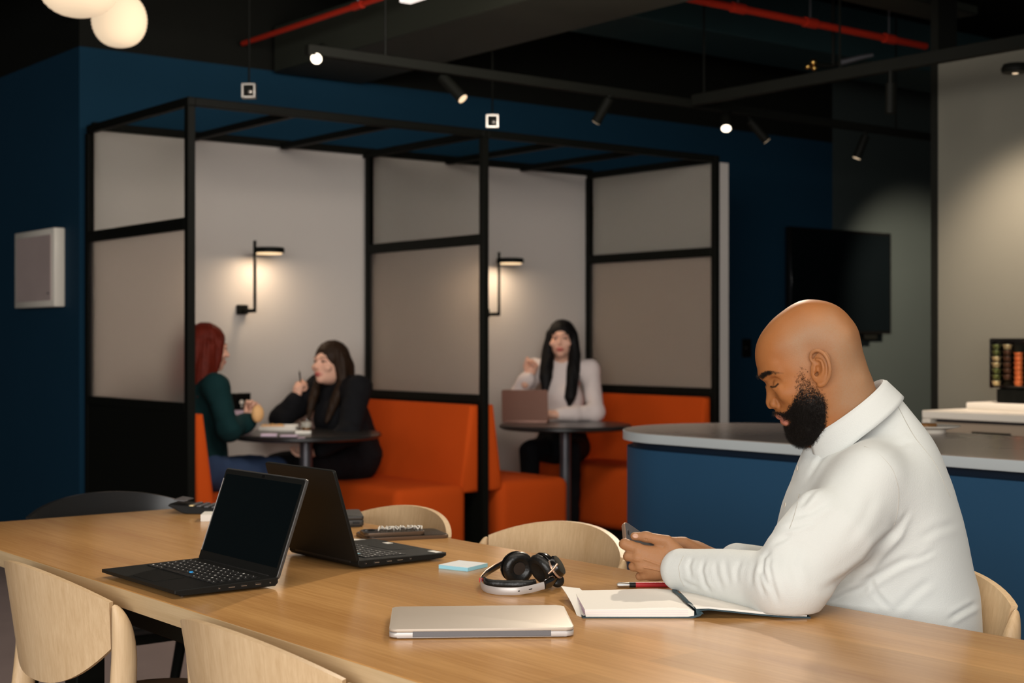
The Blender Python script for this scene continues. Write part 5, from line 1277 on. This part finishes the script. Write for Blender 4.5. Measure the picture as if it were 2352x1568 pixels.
    for s in (-1, 1):
        q_ = Field(ft[s] - .09 - V3((0, .02, .02)), ft[s] + V3((.09, .26, .09)), .008); q_.cap(ft[s] + V3((0, .02, -.05)), ft[s] + V3((0, .15, -.06)), .042, .032, .02); q_.cap(ft[s] + V3((0, 0, -.04)), ft[s] + V3((0, 0, .03)), .044, .046, .02)
        q_.F = np.maximum(q_.F, (.003 - q_.ax[2])[None, None, :]); link('shoe', np_mesh('shoe', [q_.mesh(1)]), M['shoe'], t)
    # hair
    h = Field(hc - V3((.20, .22, .50)), hc + V3((.20, .20, .17)), .0058)
    h.ell(hp_(0, -.020, .034), (.090, .104, .098), Hm, .02); h.ell(hp_(0, -.045, -.02), (.088, .080, .10), Hm, .03)
    h.ell(hp_(0, .105, -.045), (.058, .085, .092), Hm, .022, 'sub')
    for pts, rs in hair: h.chain([hp_(*p) for p in pts], rs, .018)
    h.ell(hp_(0, .130, -.03), (.054, .070, .082), Hm, .012, 'sub')
    hx, hy = h.ax[0][:, None, None] - hc[0], h.ax[1][None, :, None] - hc[1]
    an = np.arctan2(hx, hy); h.F += (.0022 * np.sin(an * 34 + 3 * np.sin(an * 5)) + .0012 * np.sin(an * 71 + 1)).astype(np.float32)
    link('hair', np_mesh('hair', [h.mesh(1)]), hairmat, t)
    return t
# red-haired woman, left seat, seen from her right side and a little behind
w1 = woman((3.48, 7.0, 0), R(-90), 'woman with long red hair and dark green top seated on the left, mostly from behind', (0, .05, 1.186), R(-6), R(-4), (0, -.01, .82), (.175, .0, .985),
      [(1, (.225, .05, .775), (.12, .23, .81), (.09, .275, .865), .9), (-1, (-.225, .10, .775), (-.08, .27, .785), (.02, .33, .80), .5)], ((-.11, .40, .545), (.13, .38, .55)),
      M['red_hair'], M['teal_top'], M['jeans'],
      [([(.0, -.085, -.02), (.0, -.105, -.12), (.0, -.11, -.22), (0, -.11, -.30)], [.085, .080, .070, .03]), ([(.070, -.03, .0), (.080, -.05, -.12), (.085, -.06, -.24), (.09, -.06, -.31)], [.045, .050, .045, .02]), ([(-.070, -.03, .0), (-.080, -.05, -.12), (-.085, -.06, -.24)], [.045, .05, .03]),
       ([(.072, .030, .03), (.078, .020, -.06), (.080, .0, -.14)], [.024, .026, .02])])
# woman in black, right seat of the first booth, pen raised
w2 = woman((4.50, 7.15, 0), R(90), 'woman in black with long dark hair holding a pen beside her face', (-.03, .165, 1.098), R(14), R(6), (0, .06, .78), (.19, .09, .955),
      [(1, (.20, .34, .79), (.155, .275, .905), (.145, .255, .985), -1.0), (-1, (-.29, .20, .72), (-.21, .36, .63), (-.16, .42, .60), .5)], ((-.16, .40, .54), (.12, .42, .54)),
      M['brown_hair'], M['black_cloth'], M['black_cloth'],
      [([(.0, -.085, -.02), (.0, -.10, -.14), (.0, -.10, -.20)], [.08, .08, .06]), ([(-.078, -.02, .02), (-.090, -.02, -.10), (-.085, .03, -.22), (-.075, .065, -.33)], [.024, .028, .028, .010]), ([(.076, -.01, .02), (.086, -.01, -.10), (.078, .04, -.22), (.060, .075, -.32)], [.022, .024, .024, .010])], 1.16)
# woman in white, second booth
w3 = woman((6.16, 7.26, 0), R(128), 'woman in white with very long black hair seated behind the bronze laptop', (.0, .03, 1.232), R(4), R(4), (0, -.01, .85), (.175, .0, 1.035),
      [(1, (.27, .14, .87), (.185, .175, 1.00), (.165, .15, 1.06), .9), (-1, (-.245, .16, .775), (-.03, .30, .765), (.05, .33, .765), .35)], ((-.13, .38, .545), (.13, .38, .545)),
      M['black_hair'], M['white_blouse'], M['black_cloth'],
      [([(.0, -.085, -.02), (.0, -.10, -.14), (.0, -.10, -.24)], [.085, .08, .05]), ([(-.072, .0, .03), (-.086, .02, -.10), (-.082, .07, -.24), (-.072, .105, -.37), (-.065, .11, -.42)], [.032, .040, .042, .036, .014]), ([(.072, .0, .03), (.088, .01, -.10), (.092, .06, -.24), (.092, .09, -.36)], [.032, .042, .042, .014])], .98, .69)
# what the women hold and wear
t = empty('pen', (4.50 - .255, 7.15 + .145, 1.005), 0, 'dark pen held up by the woman in black', 'pen')
B().tube([(.02, .02, -.05), (-.02, -.03, .045)], .0042, 10).obj('barrel', M['black_metal'], t); B().tube([(-.02, -.03, .045), (-.026, -.036, .058)], (.0042, .001), 10).obj('tip', M['steel'], t)
B().tube([(.155 + .026 * math.cos(a), .275 + .026 * math.sin(a) * .9, .915 + .012 * math.sin(a)) for a in [i * 2 * math.pi / 20 for i in range(21)]], .009, 8, False).obj('wristband', M['black_metal'], w2, 60)

# ------------------------------------------------------------------ on the first booth table
BT = .735
def bt(x, y, z=BT): return on_table(x, y, z)
c = bt(640, 988); t = empty('food_tray', (c.x, c.y, BT), YAW, 'open white food box with golden pastries on the booth table', 'food box')
B().box((-.10, -.06, 0), (.10, .06, .006), .002, 1).box((-.10, -.06, .006), (.10, -.055, .024), .001, 1).box((-.10, .055, .006), (.10, .06, .03), .001, 1).box((-.10, -.055, .006), (-.096, .055, .024), .001, 1).box((.096, -.055, .006), (.10, .055, .024), .001, 1).obj('box', M['paper'], t)
for k, (dx, dy) in enumerate(((-.072, -.02), (-.04, .02), (-.025, -.025), (.005, .01))):
    o = B().ball((0, 0, 0), (.026, .020, .014), 8).obj('pastry', M['bun']); o.location = camw(0, 0) + Vector((c.x, c.y, BT + .021)) + Matrix.Rotation(YAW, 3, 'Z') @ Vector((dx, dy, 0)); tag(o, ('golden pastry at the left end of the white food box', 'golden pastry at the back of the white food box', 'golden pastry at the front of the white food box', 'golden pastry in the middle of the white food box')[k], 'pastry', 'pastries in the food box')
o = B().box((-.042, -.035, 0), (.042, .035, .018), .004, 2).obj('napkin', M['paper']); q = bt(694, 996); o.location = (q.x, q.y, BT); o.rotation_euler.z = YAW + .3; tag(o, 'folded white napkin beside the glass on the booth table', 'napkin')
for k, (x, y, a, lx, ly, lb) in enumerate(((618, 1001, .1, .082, .05, 'lilac booklet on the booth table nearest the green sleeve'), (665, 1002, -.15, .088, .05, 'lilac booklet in the middle of the booth table front'), (692, 1006, .2, .04, .03, 'small lilac card at the end of the booklets'))):
    q = bt(x, y); o = B().box((-lx / 2, -ly / 2, 0), (lx / 2, ly / 2, .012 - .004 * k), .002, 1).obj('booklet', M['lilac_paper']); o.location = (q.x, q.y, BT); o.rotation_euler.z = YAW + a; tag(o, lb, 'booklet', 'lilac booklets')
q = bt(704, 996); t = empty('drinking_glass', (q.x, q.y, BT), 0, 'glass of dark drink with pale top on the booth table', 'glass')
B().lathe([(0, 0), (.026, 0), (.031, .075), (.029, .075), (.024, .005), (0, .005)], n=28).obj('glass', M['drink_glass'], t)
B().lathe([(0, .006), (.0235, .006), (.026, .034), (0, .034)], n=24).obj('drink', M['coffee'], t)
B().lathe([(0, .035), (.026, .035), (.0285, .062), (0, .062)], n=24).obj('foam', M['paper'], t)
t = empty('wall_socket', (4.04, 7.62, .765), 0, 'black socket panel above a pale one, on the booth wall between the two women', 'socket')
B().box((-.065, -.012, .064), (.065, 0, .160), .003, 1).obj('black_panel', M['gloss_black'], t)
B().box((-.052, -.010, 0), (.070, 0, .062), .003, 1).obj('pale_panel', M['lilac_paper'], t)
B().lathe([(.009, -.0005), (.013, -.0005), (.013, .0005), (.009, .0005)], (0, 0, 0), 16, Matrix.Translation((.005, -.0124, .108)) @ Matrix.Rotation(R(90), 4, 'X')).box((.001, -.0128, .078), (.009, -.0119, .090)).obj('printed_mark', M['paper'], t)
q = px(592, 950, 7.62); o = B().ball((0, 0, 0), (.034, .026, .046), 10).obj('bread_roll', M['bun']); o.location = q; tag(o, 'round bread roll held up by the red-haired woman', 'bread roll')
# bronze laptop on the second table
c = bt(1206, 971, .722); t = empty('laptop', (c.x, c.y, .722), YAW + R(176), 'bronze laptop seen from behind on the second booth table', 'laptop')
LW = .282
B().prism(rrect(LW, .20, .010, 5, (0, -.10)), .002, .014, .003, 2).obj('base', M['bronze_laptop'], t)
B().box((-.115, -.13, .0138), (.115, -.035, .0150), .0004, 1).obj('keyboard', M['key'], t)
L = empty('lid', (0, -.002, .014), 0); L.parent = t; L.rotation_euler.x = R(-14)
XZ = Matrix(((1, 0, 0, 0), (0, 0, 1, 0), (0, 1, 0, 0), (0, 0, 0, 1)))
B().prism(rrect(LW, .195, .010, 5, (0, .0975)), -.003, .003, .001, 1, XZ).obj('lid_shell', M['bronze_laptop'], L)
B().prism(rrect(LW - .014, .180, .004, 3, (0, .099)), -.0036, -.0029, 0, 1, XZ).obj('display', M['screen'], L)
